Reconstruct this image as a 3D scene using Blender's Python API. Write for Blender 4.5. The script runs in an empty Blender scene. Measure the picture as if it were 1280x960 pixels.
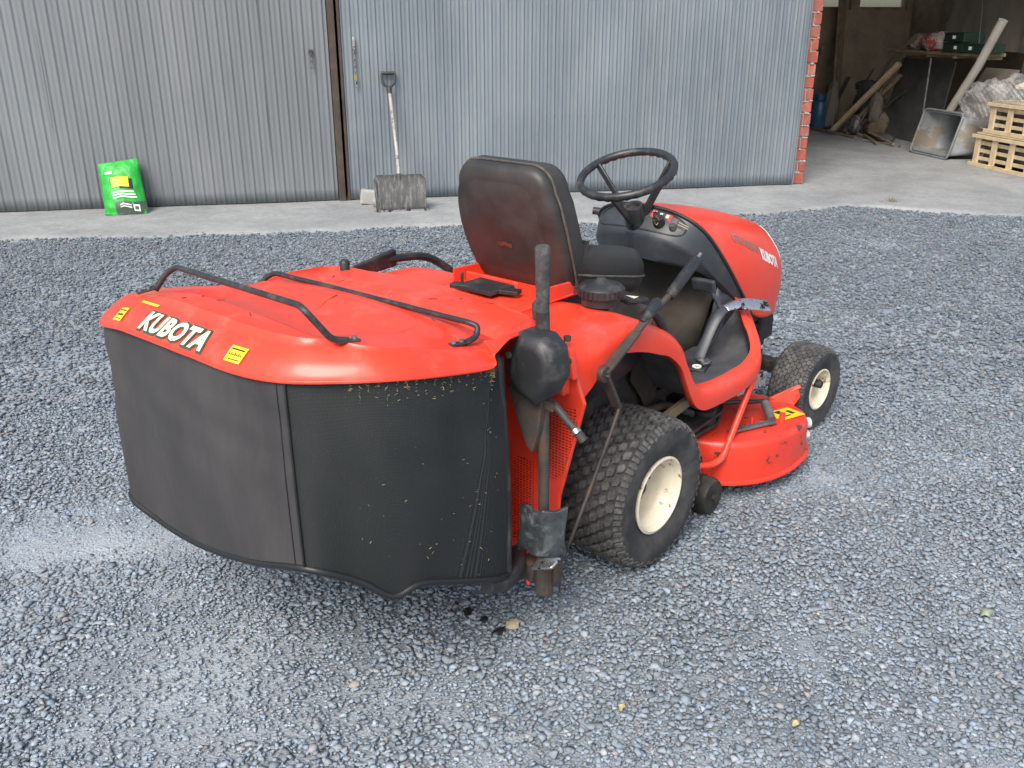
import bpy, bmesh, math, random
import numpy as np
from mathutils import Vector, Matrix
R = math.radians
rnd = random.Random(7)
scene = bpy.context.scene

# ------------------------------------------------------------------ camera
CAM = Vector((-2.013, -1.677, 1.492)); YAW = 0.725; PITCH = 0.379; FPX = 1149.7
cam_d = bpy.data.cameras.new('camera'); cam = bpy.data.objects.new('camera', cam_d)
scene.collection.objects.link(cam)
fwd = Vector((math.cos(YAW)*math.cos(PITCH), math.sin(YAW)*math.cos(PITCH), -math.sin(PITCH)))
cam.location = CAM; cam.rotation_euler = fwd.to_track_quat('-Z', 'Y').to_euler()
cam_d.sensor_width = 36; cam_d.lens = 36*FPX/1280; cam_d.clip_start = .05; cam_d.clip_end = 600
scene.camera = cam

# ------------------------------------------------------------------ light
SUN_EL = R(48); SUN_AZ = R(200)          # azimuth of the sun seen from the scene, from +x towards +y
w = bpy.data.worlds.new('World'); scene.world = w; w.use_nodes = True
wn = w.node_tree.nodes; wl = w.node_tree.links
bg = wn['Background']; sky = wn.new('ShaderNodeTexSky'); sky.sky_type = 'NISHITA'; sky.sun_disc = False
sky.sun_elevation = SUN_EL; sky.sun_rotation = R(90)-SUN_AZ; sky.air_density = 1.0; sky.dust_density = 3.5; sky.ozone_density = 1.0
hs = wn.new('ShaderNodeHueSaturation'); hs.inputs['Saturation'].default_value = .78
wl.new(sky.outputs[0], hs.inputs['Color']); wl.new(hs.outputs[0], bg.inputs[0]); bg.inputs[1].default_value = .13
sd_ = bpy.data.lights.new('sun', 'SUN'); sd_.energy = 1.7; sd_.angle = R(30); sd_.color = (1, .95, .88)
sun = bpy.data.objects.new('sun', sd_); scene.collection.objects.link(sun)
sun.rotation_euler = Vector((math.cos(SUN_AZ)*math.cos(SUN_EL), math.sin(SUN_AZ)*math.cos(SUN_EL), math.sin(SUN_EL))).to_track_quat('Z', 'Y').to_euler()
scene.view_settings.view_transform = 'Standard'; scene.view_settings.look = 'None'
scene.view_settings.exposure = .84; scene.view_settings.gamma = 1

# ------------------------------------------------------------------ materials
def mat(name, col, rough=.6, metal=0., var=.0, vscale=6., dirt=None, damt=0., dscale=4., bump=0., bscale=60., coat=0., spec=.5, stretch=None, dthr=(.5, .65), bdist=.004, attr=None):
    m = bpy.data.materials.new(name); m.use_nodes = True
    nt = m.node_tree; n = nt.nodes; l = nt.links; p = n['Principled BSDF']
    p.inputs['Roughness'].default_value = rough; p.inputs['Metallic'].default_value = metal
    p.inputs['Coat Weight'].default_value = coat; p.inputs['Coat Roughness'].default_value = .15
    p.inputs['Specular IOR Level'].default_value = spec
    tc = n.new('ShaderNodeTexCoord'); vec = tc.outputs['Object']
    if stretch:
        mp = n.new('ShaderNodeMapping'); mp.inputs['Scale'].default_value = stretch; l.new(vec, mp.inputs[0]); vec = mp.outputs[0]
    def noise(sc, det=5, ro=.6):
        t = n.new('ShaderNodeTexNoise'); t.inputs['Scale'].default_value = sc; t.inputs['Detail'].default_value = det
        t.inputs['Roughness'].default_value = ro; l.new(vec, t.inputs['Vector']); return t.outputs['Fac']
    src = None
    if attr:
        a = n.new('ShaderNodeAttribute'); a.attribute_name = attr; src = a.outputs['Color']
    if var:
        rp = n.new('ShaderNodeMapRange'); rp.inputs['From Min'].default_value = .3; rp.inputs['From Max'].default_value = .7
        rp.inputs['To Min'].default_value = 1-var; rp.inputs['To Max'].default_value = 1+var; l.new(noise(vscale), rp.inputs['Value'])
        v = n.new('ShaderNodeVectorMath'); v.operation = 'SCALE'
        if src: l.new(src, v.inputs[0])
        else: v.inputs[0].default_value = col[:3]
        l.new(rp.outputs[0], v.inputs['Scale']); src = v.outputs[0]
    if dirt and damt:
        rp = n.new('ShaderNodeMapRange'); rp.inputs['From Min'].default_value = dthr[0]; rp.inputs['From Max'].default_value = dthr[1]
        rp.inputs['To Min'].default_value = 0; rp.inputs['To Max'].default_value = damt; l.new(noise(dscale, 8, .7), rp.inputs['Value'])
        mx = n.new('ShaderNodeMix'); mx.data_type = 'RGBA'; l.new(rp.outputs[0], mx.inputs[0])
        if src: l.new(src, mx.inputs[6])
        else: mx.inputs[6].default_value = (*col[:3], 1)
        mx.inputs[7].default_value = (*dirt, 1); src = mx.outputs[2]
        mr = n.new('ShaderNodeMapRange'); mr.inputs['To Min'].default_value = rough; mr.inputs['To Max'].default_value = max(rough, .8)
        l.new(rp.outputs[0], mr.inputs['Value']); l.new(mr.outputs[0], p.inputs['Roughness'])
    if src: l.new(src, p.inputs['Base Color'])
    else: p.inputs['Base Color'].default_value = (*col[:3], 1)
    if bump:
        b = n.new('ShaderNodeBump'); b.inputs['Strength'].default_value = bump; b.inputs['Distance'].default_value = bdist
        l.new(noise(bscale), b.inputs['Height']); l.new(b.outputs[0], p.inputs['Normal'])
    return m

M = {}
M['red'] = mat('red_paint', (.84, .054, .024), .36, var=.10, vscale=2.5, dirt=(.44, .19, .14), damt=.42, dscale=11, dthr=(.50, .74), bump=.06, bscale=25, coat=.22, spec=.4)
M['redworn'] = mat('worn_red_paint', (.74, .044, .022), .42, var=.16, vscale=5, dirt=(.04, .028, .022), damt=.9, dscale=15, dthr=(.59, .61), bump=.2, bscale=40, coat=.2)
M['plastic'] = mat('dark_grey_plastic', (.038, .044, .053), .40, var=.15, dirt=(.10, .10, .10), damt=.4, dscale=8, bump=.15, bscale=250, bdist=.001)
M['black'] = mat('black_plastic', (.022, .023, .025), .45, var=.2, dirt=(.11, .10, .09), damt=.5, dscale=14, bump=.15, bscale=200, bdist=.001)
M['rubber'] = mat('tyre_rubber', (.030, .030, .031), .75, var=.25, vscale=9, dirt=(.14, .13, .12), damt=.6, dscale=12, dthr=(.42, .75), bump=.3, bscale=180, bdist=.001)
M['seat'] = mat('worn_black_vinyl', (.026, .025, .024), .45, var=.22, vscale=7, dirt=(.070, .064, .056), damt=.6, dscale=6, dthr=(.42, .72), bump=.25, bscale=300, bdist=.0008)
M['piping'] = mat('seat_piping', (.085, .078, .066), .7, var=.4, vscale=40)
M['tread'] = mat('scuffed_lightened_tread_rubber', (.060, .060, .060), .7, var=.3, vscale=30, dirt=(.17, .165, .155), damt=.7, dscale=30, dthr=(.45, .7), bump=.4, bscale=250, bdist=.001)  # scuffed and dusty, also lighter than the carcass so grooves look shaded
M['rim'] = mat('cream_wheel_paint', (.72, .65, .50), .45, var=.12, vscale=15, dirt=(.22, .085, .04), damt=.95, dscale=21, dthr=(.585, .62), bump=.1)
M['steel'] = mat('grey_steel', (.20, .20, .20), .45, metal=.6, var=.35, vscale=25, dirt=(.10, .05, .03), damt=.6, dscale=18, bump=.3, bscale=80)
M['chrome'] = mat('worn_bare_metal', (.62, .62, .62), .22, metal=.9, dirt=(.03, .03, .03), damt=1, dscale=26, dthr=(.53, .57), bump=.3, bscale=60)
M['rod'] = mat('black_painted_tube', (.022, .024, .027), .36, var=.2, dirt=(.11, .09, .075), damt=.6, dscale=30, dthr=(.50, .68), bump=.2, bscale=160, bdist=.001)
M['rusty'] = mat('rusty_black_steel', (.05, .047, .043), .6, metal=.2, var=.3, vscale=20, dirt=(.17, .085, .045), damt=.55, dscale=12, dthr=(.45, .7), bump=.3, bscale=120, bdist=.001)
M['brown'] = mat('muddy_brown_plastic', (.022, .019, .015), .7, var=.35, vscale=10, dirt=(.065, .047, .028), damt=.7, dscale=7, dthr=(.4, .7), bump=.3, bscale=90)
M['under'] = mat('greasy_black_steel', (.022, .021, .020), .6, var=.4, vscale=18, dirt=(.09, .07, .05), damt=.7, dscale=14, dthr=(.5, .65), bump=.5, bscale=60)
M['cream'] = mat('cream_decal', (.82, .74, .50), .45)
M['green'] = mat('dark_green_decal', (.045, .07, .05), .45)
M['white'] = mat('white_decal', (.80, .80, .76), .4)
M['greydecal'] = mat('silver_decal', (.24, .20, .17), .4)
M['yellow'] = mat('yellow_sticker', (.85, .62, .02), .45, dirt=(.55, .5, .4), damt=.8, dscale=40, dthr=(.6, .66))
M['redled'] = mat('red_label', (.75, .04, .06), .35)
M['ink'] = mat('black_print', (.02, .02, .02), .5)
M['lens'] = mat('clear_headlight_lens', (.55, .60, .62), .08, coat=1)
M['fabric'] = mat('dark_grey_canvas', (.038, .037, .039), .9, var=.16, vscale=5, dirt=(.075, .070, .068), damt=.6, dscale=4.5, dthr=(.45, .75), stretch=(1, 1, .35), bump=.5, bscale=420, bdist=.0008)
M['edging'] = mat('black_binding', (.012, .013, .014), .45)
M['straw'] = mat('dry_grass_clippings', (.34, .26, .12), .9, var=.5, vscale=80)
M['brass'] = mat('dull_brass_bolt', (.40, .32, .16), .4, metal=.7)

def net_material():
    m = mat('woven_black_mesh', (.012, .015, .014), .6)
    nt = m.node_tree; n = nt.nodes; l = nt.links; p = n['Principled BSDF']
    uv = n.new('ShaderNodeUVMap')
    def wave(ax, sc):
        t = n.new('ShaderNodeTexWave'); t.bands_direction = ax; t.inputs['Scale'].default_value = sc; t.inputs['Distortion'].default_value = .6
        t.inputs['Detail Scale'].default_value = .5
        l.new(uv.outputs[0], t.inputs[0]); return t.outputs['Fac']
    a = wave('X', 32); b = wave('Y', 32)
    mx = n.new('ShaderNodeMath'); mx.operation = 'MAXIMUM'; l.new(a, mx.inputs[0]); l.new(b, mx.inputs[1])
    bp = n.new('ShaderNodeBump'); bp.inputs['Distance'].default_value = .0016; bp.inputs['Strength'].default_value = 1; l.new(mx.outputs[0], bp.inputs['Height'])
    l.new(bp.outputs[0], p.inputs['Normal'])
    cr = n.new('ShaderNodeValToRGB'); cr.color_ramp.elements[0].position = .45; cr.color_ramp.elements[0].color = (.004, .005, .005, 1)
    cr.color_ramp.elements[1].position = .95; cr.color_ramp.elements[1].color = (.030, .036, .035, 1)
    l.new(mx.outputs[0], cr.inputs[0])
    ns = n.new('ShaderNodeTexNoise'); ns.inputs['Scale'].default_value = 55; ns.inputs['Detail'].default_value = 6; l.new(uv.outputs[0], ns.inputs[0])
    rp = n.new('ShaderNodeMapRange'); rp.inputs['From Min'].default_value = .66; rp.inputs['From Max'].default_value = .74; rp.inputs['To Max'].default_value = .7; l.new(ns.outputs[0], rp.inputs[0])
    mm = n.new('ShaderNodeMix'); mm.data_type = 'RGBA'; l.new(rp.outputs[0], mm.inputs[0]); l.new(cr.outputs[0], mm.inputs[6]); mm.inputs[7].default_value = (.13, .12, .07, 1)
    l.new(mm.outputs[2], p.inputs['Base Color']); return m
M['net'] = net_material()

# ------------------------------------------------------------------ helpers
def link(o, parent=None):
    scene.collection.objects.link(o)
    if parent is not None: o.parent = parent
    return o
def tag(o, label=None, cat=None, group=None, kind=None):
    if label: o['label'] = label
    if cat: o['category'] = cat
    if group: o['group'] = group
    if kind: o['kind'] = kind
    return o
def empty(name, loc=(0, 0, 0), rz=0, **k):
    o = bpy.data.objects.new(name, None); o.location = loc; o.rotation_euler = (0, 0, rz); o.empty_display_size = .1
    link(o); tag(o, **k); return o

class MB:
    """collects shapes for ONE mesh object"""
    def __init__(s): s.v = []; s.f = []; s.uv = {}
    def add(s, vs, fs):
        b = len(s.v); s.v += [tuple(x) for x in vs]; s.f += [tuple(b+i for i in f) for f in fs]; return s
    def box(s, c, size, rot=None):
        hx, hy, hz = size[0]/2, size[1]/2, size[2]/2
        vs = [Vector((x, y, z)) for x in (-hx, hx) for y in (-hy, hy) for z in (-hz, hz)]
        if rot is not None:
            m = rot if isinstance(rot, Matrix) else Matrix.Rotation(rot[2], 3, 'Z') @ Matrix.Rotation(rot[1], 3, 'Y') @ Matrix.Rotation(rot[0], 3, 'X')
            vs = [m @ v for v in vs]
        vs = [v+Vector(c) for v in vs]
        return s.add(vs, [(0, 1, 3, 2), (4, 6, 7, 5), (0, 4, 5, 1), (2, 3, 7, 6), (0, 2, 6, 4), (1, 5, 7, 3)])
    def beam(s, a, b, w_, h_, up=(0, 0, 1)):
        a = Vector(a); b = Vector(b); d = b-a; x = d.normalized(); u = Vector(up); y = u.cross(x)
        if y.length < 1e-4: y = Vector((0, 1, 0)).cross(x)
        y.normalize(); z = x.cross(y); m = Matrix((x, y, z)).transposed()
        return s.box((a+b)/2, (d.length, w_, h_), m)
    def tube(s, pts, r, n=10, cap=True):
        pts = [Vector(p) for p in pts]; rs = r if isinstance(r, (list, tuple)) else [r]*len(pts)
        vs = []; prev = None
        for i, p in enumerate(pts):
            t = (pts[min(i+1, len(pts)-1)]-pts[max(i-1, 0)]).normalized()
            if prev is None:
                a = Vector((0, 0, 1)) if abs(t.z) < .9 else Vector((1, 0, 0)); u = t.cross(a).normalized()
            else: u = (prev-t*prev.dot(t)).normalized()
            prev = u; v = t.cross(u)
            for k in range(n):
                an = 2*math.pi*k/n; vs.append(p+(u*math.cos(an)+v*math.sin(an))*rs[i])
        fs = [(i*n+k, i*n+(k+1) % n, (i+1)*n+(k+1) % n, (i+1)*n+k) for i in range(len(pts)-1) for k in range(n)]
        if cap: fs += [tuple(range(n-1, -1, -1)), tuple((len(pts)-1)*n+k for k in range(n))]
        return s.add(vs, fs)
    def lathe(s, prof, c, axis='Y', n=48, close=False):
        c = Vector(c); vs = []
        for r, h in prof:
            for k in range(n):
                a = 2*math.pi*k/n; x, y = r*math.cos(a), r*math.sin(a)
                p = {'Z': (x, y, h), 'Y': (x, h, y), 'X': (h, x, y)}[axis]; vs.append(c+Vector(p))
        m = len(prof); fs = [(i*n+k, i*n+(k+1) % n, (i+1)*n+(k+1) % n, (i+1)*n+k) for i in range(m-1) for k in range(n)]
        if close: fs += [tuple(range(n)), tuple((m-1)*n+k for k in range(n))]
        return s.add(vs, fs)
    def prism(s, poly, vec):
        n = len(poly); a = [Vector(p) for p in poly]; b = [p+Vector(vec) for p in a]
        return s.add(a+b, [tuple(range(n-1, -1, -1)), tuple(range(n, 2*n))]+[(i, (i+1) % n, n+(i+1) % n, n+i) for i in range(n)])
    def grid(s, rows, closed=False):
        m = len(rows); n = len(rows[0]); vs = [p for r_ in rows for p in r_]
        fs = [(i*n+j, i*n+(j+1) % n, (i+1)*n+(j+1) % n, (i+1)*n+j) for i in range(m-1) for j in range(n if closed else n-1)]
        return s.add(vs, fs)
    def build(s, name, m, parent=None, smooth=None, bevel=0, thick=0, subs=0, label=None, recalc=True, seg=2, toff=-1):
        me = bpy.data.meshes.new(name); me.from_pydata([tuple(v) for v in s.v], [], s.f); me.materials.append(m)
        if recalc:
            bm = bmesh.new(); bm.from_mesh(me); bmesh.ops.recalc_face_normals(bm, faces=bm.faces); bm.to_mesh(me); bm.free()
        o = bpy.data.objects.new(name, me); link(o, parent)
        if label: o['label'] = label
        if smooth is not None:
            me.shade_smooth()
            if smooth < 180: me.set_sharp_from_angle(angle=R(smooth))
        if thick: q = o.modifiers.new('solid', 'SOLIDIFY'); q.thickness = thick; q.offset = toff
        if bevel: q = o.modifiers.new('bevel', 'BEVEL'); q.width = bevel; q.segments = seg; q.limit_method = 'ANGLE'; q.angle_limit = R(35)
        if subs: q = o.modifiers.new('sub', 'SUBSURF'); q.levels = subs; q.render_levels = subs
        return o

def cr(pts, n=6, closed=False):
    """Catmull-Rom through points"""
    P = [Vector(p) for p in pts]; out = []; m = len(P)
    for i in range(m if closed else m-1):
        p0 = P[(i-1) % m] if closed or i > 0 else P[0]; p1 = P[i]; p2 = P[(i+1) % m]
        p3 = P[(i+2) % m] if closed or i+2 < m else P[-1]
        for k in range(n):
            t = k/n; out.append(.5*((2*p1)+(p2-p0)*t+(2*p0-5*p1+4*p2-p3)*t*t+(3*p1-p0-3*p2+p3)*t**3))
    if not closed: out.append(P[-1].copy())
    return out
def at(pl, t):
    """point at fraction t of a polyline by index"""
    x = t*(len(pl)-1); i = min(int(x), len(pl)-2); return pl[i].lerp(pl[i+1], x-i)
def rounded(pts, r, n=4):
    """polyline with its inner corners rounded"""
    P = [Vector(p) for p in pts]; out = [P[0]]
    for a, b, c in zip(P, P[1:], P[2:]):
        ra = min(r, (a-b).length*.45, (c-b).length*.45); s_ = b+(a-b).normalized()*ra; e = b+(c-b).normalized()*ra
        for k in range(n+1):
            t = k/n; out.append(s_*(1-t)**2+b*2*t*(1-t)+e*t*t)
    out.append(P[-1]); return out
def sst(a, b, x):
    t = min(1, max(0, (x-a)/(b-a))); return t*t*(3-2*t)
def noise2(x, y):
    return (math.sin(x*1.7+y*2.3+1)+math.sin(x*3.1-y*1.9+2.5)*.6+math.sin(-x*5.3+y*4.7)*.35+math.sin(x*9.1+y*8.3+4)*.2)/2.15

def text_mesh(body, size, shear=0., offset=0., spacing=1.0, sub=True):
    cu = bpy.data.curves.new('lettering', 'FONT'); cu.body = body; cu.size = size; cu.shear = shear; cu.offset = offset
    cu.space_character = spacing; cu.align_x = 'CENTER'; cu.align_y = 'CENTER'; cu.resolution_u = 3
    ob = bpy.data.objects.new('lettering', cu); link(ob)
    bpy.context.view_layer.update()
    me = bpy.data.meshes.new_from_object(ob.evaluated_get(bpy.context.evaluated_depsgraph_get()))
    bm = bmesh.new(); bm.from_mesh(me)
    if sub:
        bmesh.ops.triangulate(bm, faces=bm.faces)
        for _ in range(2):
            es = [e for e in bm.edges if e.calc_length() > size*.22]
            if es: bmesh.ops.subdivide_edges(bm, edges=es, cuts=1); bmesh.ops.triangulate(bm, faces=bm.faces)
    vs = [v.co.copy() for v in bm.verts]; fs = [tuple(v.index for v in f.verts) for f in bm.faces]
    bm.free(); bpy.data.objects.remove(ob); bpy.data.curves.remove(cu); bpy.data.meshes.remove(me)
    return vs, fs
def decal(name, body, size, fn, m, parent, lift=.001, label=None, fitw=None, **k):
    vs, fs = text_mesh(body, size, **k)
    if fitw:
        w0 = min(v.x for v in vs); w1 = max(v.x for v in vs); q = fitw/(w1-w0)
        for v in vs: v.x = (v.x-(w0+w1)/2)*q
    mb = MB(); mb.add([fn(v.x, v.y, lift) for v in vs], fs)
    return mb.build(name, m, parent, recalc=False, label=label)

# shed frame: s along the wall (to the right), d behind it, z up
WA = R(-37.4); WO = Vector((3.034, 4.747, 0)); SD = Vector((math.cos(WA), math.sin(WA), 0)); ND = Vector((-math.sin(WA), math.cos(WA), 0))
def S(s, d, z=0): return WO+SD*s+ND*d+Vector((0, 0, z))

# =================================================================== GROUND
def ground_material():
    m = mat('gravel_dust', (.17, .18, .20), .95)
    nt = m.node_tree; n = nt.nodes; l = nt.links; p = n['Principled BSDF']; p.inputs['Specular IOR Level'].default_value = .0
    tc = n.new('ShaderNodeTexCoord')
    def nz(sc, det=6):
        t = n.new('ShaderNodeTexNoise'); t.inputs['Scale'].default_value = sc; t.inputs['Detail'].default_value = det; t.inputs['Roughness'].default_value = .65
        l.new(tc.outputs['Object'], t.inputs[0]); return t.outputs[0]
    vo = n.new('ShaderNodeTexVoronoi'); vo.inputs['Scale'].default_value = 85; l.new(tc.outputs['Object'], vo.inputs[0])
    vd = n.new('ShaderNodeTexVoronoi'); vd.feature = 'DISTANCE_TO_EDGE'; vd.inputs['Scale'].default_value = 85; l.new(tc.outputs['Object'], vd.inputs[0])
    a = n.new('ShaderNodeValToRGB'); a.color_ramp.elements[0].position = .35; a.color_ramp.elements[0].color = (.185, .212, .238, 1)
    a.color_ramp.elements[1].position = .68; a.color_ramp.elements[1].color = (.33, .365, .395, 1); l.new(nz(2.1), a.inputs[0])
    b = n.new('ShaderNodeMix'); b.data_type = 'RGBA'; b.blend_type = 'MULTIPLY'; b.inputs[0].default_value = .5; l.new(a.outputs[0], b.inputs[6]); l.new(nz(60), b.inputs[7])
    sp = n.new('ShaderNodeVectorMath'); sp.operation = 'SCALE'; sp.inputs['Scale'].default_value = 1.5; l.new(b.outputs[2], sp.inputs[0])
    l.new(sp.outputs[0], p.inputs['Base Color'])
    ad = n.new('ShaderNodeMath'); ad.operation = 'ADD'; l.new(nz(90), ad.inputs[0]); l.new(vd.outputs[0], ad.inputs[1])
    bp = n.new('ShaderNodeBump'); bp.inputs['Strength'].default_value = 1; bp.inputs['Distance'].default_value = .005; l.new(ad.outputs[0], bp.inputs['Height']); l.new(bp.outputs[0], p.inputs['Normal'])
    return m
def build_ground():
    # fine grid near the mower, coarse far
    xs = list(np.linspace(-300, -8, 8))+list(np.linspace(-6, 12, 120))+list(np.linspace(14, 300, 8)); ys = list(np.linspace(-300, -8, 8))+list(np.linspace(-6, 10, 110))+list(np.linspace(12, 300, 8))
    rows = [[(x, y, (.006*noise2(x*1.4, y*1.4)-.006) if abs(x-3) < 10 and abs(y-2) < 9 else -.006) for x in xs] for y in ys]
    o = MB().grid(rows).build('ground', ground_material(), smooth=180); tag(o, kind='structure')
build_ground()

def concrete_material(name, c0, c1, tint):
    m = mat(name, c0, .9); nt = m.node_tree; n = nt.nodes; l = nt.links; p = n['Principled BSDF']
    tc = n.new('ShaderNodeTexCoord')
    def nz(sc, det=8, ro=.7):
        t = n.new('ShaderNodeTexNoise'); t.inputs['Scale'].default_value = sc; t.inputs['Detail'].default_value = det; t.inputs['Roughness'].default_value = ro
        l.new(tc.outputs['Object'], t.inputs[0]); return t.outputs[0]
    a = n.new('ShaderNodeValToRGB'); e = a.color_ramp.elements; e[0].position = .33; e[0].color = (*c0, 1); e[1].position = .62; e[1].color = (*c1, 1); l.new(nz(1.6), a.inputs[0])
    b = n.new('ShaderNodeMix'); b.data_type = 'RGBA'; b.blend_type = 'OVERLAY'; b.inputs[0].default_value = .45; l.new(a.outputs[0], b.inputs[6]); l.new(nz(35), b.inputs[7])
    c = n.new('ShaderNodeMapRange'); c.inputs['From Min'].default_value = .56; c.inputs['From Max'].default_value = .72; c.inputs['To Max'].default_value = .6; l.new(nz(2.7), c.inputs[0])
    d = n.new('ShaderNodeMix'); d.data_type = 'RGBA'; l.new(c.outputs[0], d.inputs[0]); l.new(b.outputs[2], d.inputs[6]); d.inputs[7].default_value = (*tint, 1)
    l.new(d.outputs[2], p.inputs['Base Color'])
    bp = n.new('ShaderNodeBump'); bp.inputs['Strength'].default_value = .5; bp.inputs['Distance'].default_value = .008; l.new(nz(28), bp.inputs['Height']); l.new(bp.outputs[0], p.inputs['Normal'])
    return m
M['concrete'] = concrete_material('worn_concrete', (.20, .21, .215), (.30, .31, .31), (.165, .17, .17))
def edge_d(s):
    """where the concrete apron ends and the gravel begins"""
    base = [(-8, -1.0), (-2.5, -1.05), (-.8, -1.2), (.8, -1.17), (2, -1.3), (3.4, -1.2), (4.2, -1.05), (4.7, -1.35), (5.3, -1.72), (7, -2.0), (9, -2.2), (14, -2.4)]
    for (a, da), (b, db) in zip(base, base[1:]):
        if s <= b: break
    t = min(1, max(0, (s-a)/(b-a))); return da+(db-da)*t+.05*noise2(s*3, 2)
def build_concrete():
    ss = [i*.12 for i in range(-75, 116)]; rows = []
    ds = [0, .03, .12, .3, .5, .7, 1.0, 1.2, 1.6, 2.4, 3.5, 5.5]
    for k, dd in enumerate(ds):
        r_ = []
        for s in ss:
            e = edge_d(s); d = e+dd*(1 if dd < .7 else 1)
            h = (-.022 if k == 0 else .008 if k == 1 else .012+.006*noise2(s*2, d*2)*(1 if dd < 1 else .4))
            if 4.0 < s < 5.2 and dd < .6: h += .012*math.sin((s-4)*2.6)
            r_.append(S(s, d, h))
        rows.append(r_)
    o = MB().grid(rows).build('concrete_floor', M['concrete'], smooth=180); tag(o, kind='structure')
build_concrete()

def dust(x, y):
    """0 = loose gravel, 1 = bare compacted dust"""
    v = noise2(x*1.1+.4, y*1.3-.7)*.5+noise2(x*3.3, y*2.9)*.42+noise2(x*8.1, y*7.7)*.22
    near = math.hypot(x+1.35, y-.25); v += .75*math.exp(-(near/.75)**2)
    near = math.hypot(x+.9, y+.75); v += .35*math.exp(-(near/.45)**2)
    near = math.hypot(x-.9, y+1.45); v += .25*math.exp(-(near/.6)**2)
    if y > 1.5: v -= .55*sst(1.5, 3.2, y)
    if x > 1.2: v -= .45*sst(1.2, 2.2, x)
    return v
def build_gravel():
    g = np.random.default_rng(3); shapes = []
    for k in range(14):
        pts = g.normal(size=(10, 3)); pts /= np.linalg.norm(pts, axis=1)[:, None]; pts *= g.uniform(.8, 1.1, (10, 1)); pts *= np.array([1.15, .90, .48])
        bm = bmesh.new(); vs = [bm.verts.new(p) for p in pts]; r_ = bmesh.ops.convex_hull(bm, input=vs)
        bmesh.ops.delete(bm, geom=[v for v in bm.verts if not v.link_faces], context='VERTS'); bmesh.ops.triangulate(bm, faces=bm.faces)
        bm.verts.index_update(); V = np.array([v.co for v in bm.verts]); Fc = np.array([[v.index for v in f.verts] for f in bm.faces]); bm.free(); shapes.append((V, Fc))
    N = 350000
    ang = YAW+g.uniform(-.84, .84, N); u = g.uniform(0, 1, N)
    # density falls with distance: half the stones within 4 m
    rr = np.where(g.uniform(0, 1, N) < .44, np.sqrt(1.1**2+u*(4.0**2-1.1**2)), np.sqrt(4.0**2+u*(8.9**2-4.0**2)))
    X = CAM.x+rr*np.cos(ang); Y = CAM.y+rr*np.sin(ang)
    keep = np.zeros(N, bool); D = np.zeros(N)
    for i in range(N):
        v = Vector((X[i], Y[i], 0))-WO; s = v.dot(SD); d = v.dot(ND); e = edge_d(s); du = dust(X[i], Y[i]); D[i] = du
        if d < e-.01: p = 1-.55*sst(.22, .85, du)
        elif d < e+.35: p = .55*(1-sst(0, .35, d-e))**2
        elif d < -.02: p = .012
        else: p = .0
        keep[i] = g.random() < p
    X, Y, D, rr = X[keep], Y[keep], D[keep], rr[keep]; n = len(X)
    rad = np.clip(g.lognormal(math.log(.0064), .34, n), .0028, .0155)*np.where(rr > 4, 1.3, 1)*np.where(D > .35, .75, 1)
    mats_i = g.integers(0, len(shapes), n); AV = []; AF = []; AC = []; base = 0
    for k, (V, Fc) in enumerate(shapes):
        idx = np.where(mats_i == k)[0]; m_ = len(idx)
        a = g.uniform(0, 6.283, m_); t1 = g.normal(0, .24, m_); c, s = np.cos(a), np.sin(a); ct, st = np.cos(t1), np.sin(t1)
        P = np.repeat(V[None], m_, 0)*rad[idx][:, None, None]
        x, y, z = P[..., 0], P[..., 1], P[..., 2]
        y2 = y*ct[:, None]-z*st[:, None]; z2 = y*st[:, None]+z*ct[:, None]
        x3 = x*c[:, None]-y2*s[:, None]; y3 = x*s[:, None]+y2*c[:, None]
        zz = np.clip(.30-.65*np.clip(D[idx], 0, 1), -.15, .3)*rad[idx]-.003+g.uniform(0, .35, m_)*rad[idx]
        P = np.stack([x3+X[idx][:, None], y3+Y[idx][:, None], z2+zz[:, None]], -1).reshape(-1, 3)
        nv = len(V); Fk = (Fc[None]+(np.arange(m_)*nv)[:, None, None]+base).reshape(-1, 3)
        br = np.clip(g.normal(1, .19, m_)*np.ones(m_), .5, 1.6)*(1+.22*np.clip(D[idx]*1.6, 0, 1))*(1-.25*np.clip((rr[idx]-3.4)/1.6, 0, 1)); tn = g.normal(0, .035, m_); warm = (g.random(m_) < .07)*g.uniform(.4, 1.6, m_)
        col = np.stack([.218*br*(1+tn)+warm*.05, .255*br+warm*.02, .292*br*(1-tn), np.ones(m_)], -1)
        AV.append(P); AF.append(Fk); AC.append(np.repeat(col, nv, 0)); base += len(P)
    V = np.concatenate(AV).astype(np.float32); Fc = np.concatenate(AF).astype(np.int32); C = np.concatenate(AC).astype(np.float32)
    me = bpy.data.meshes.new('gravel'); me.vertices.add(len(V)); me.vertices.foreach_set('co', V.ravel())
    me.loops.add(Fc.size); me.loops.foreach_set('vertex_index', Fc.ravel()); me.polygons.add(len(Fc))
    me.polygons.foreach_set('loop_start', np.arange(0, Fc.size, 3, dtype=np.int32)); me.update(calc_edges=True)
    ca = me.color_attributes.new('col', 'FLOAT_COLOR', 'POINT'); ca.data.foreach_set('color', C.ravel())
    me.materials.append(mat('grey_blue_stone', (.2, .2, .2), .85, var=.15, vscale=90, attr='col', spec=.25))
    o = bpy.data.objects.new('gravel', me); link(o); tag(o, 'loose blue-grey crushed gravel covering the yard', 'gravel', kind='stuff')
    print('stones', n, 'tris', len(Fc))
build_gravel()

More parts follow.
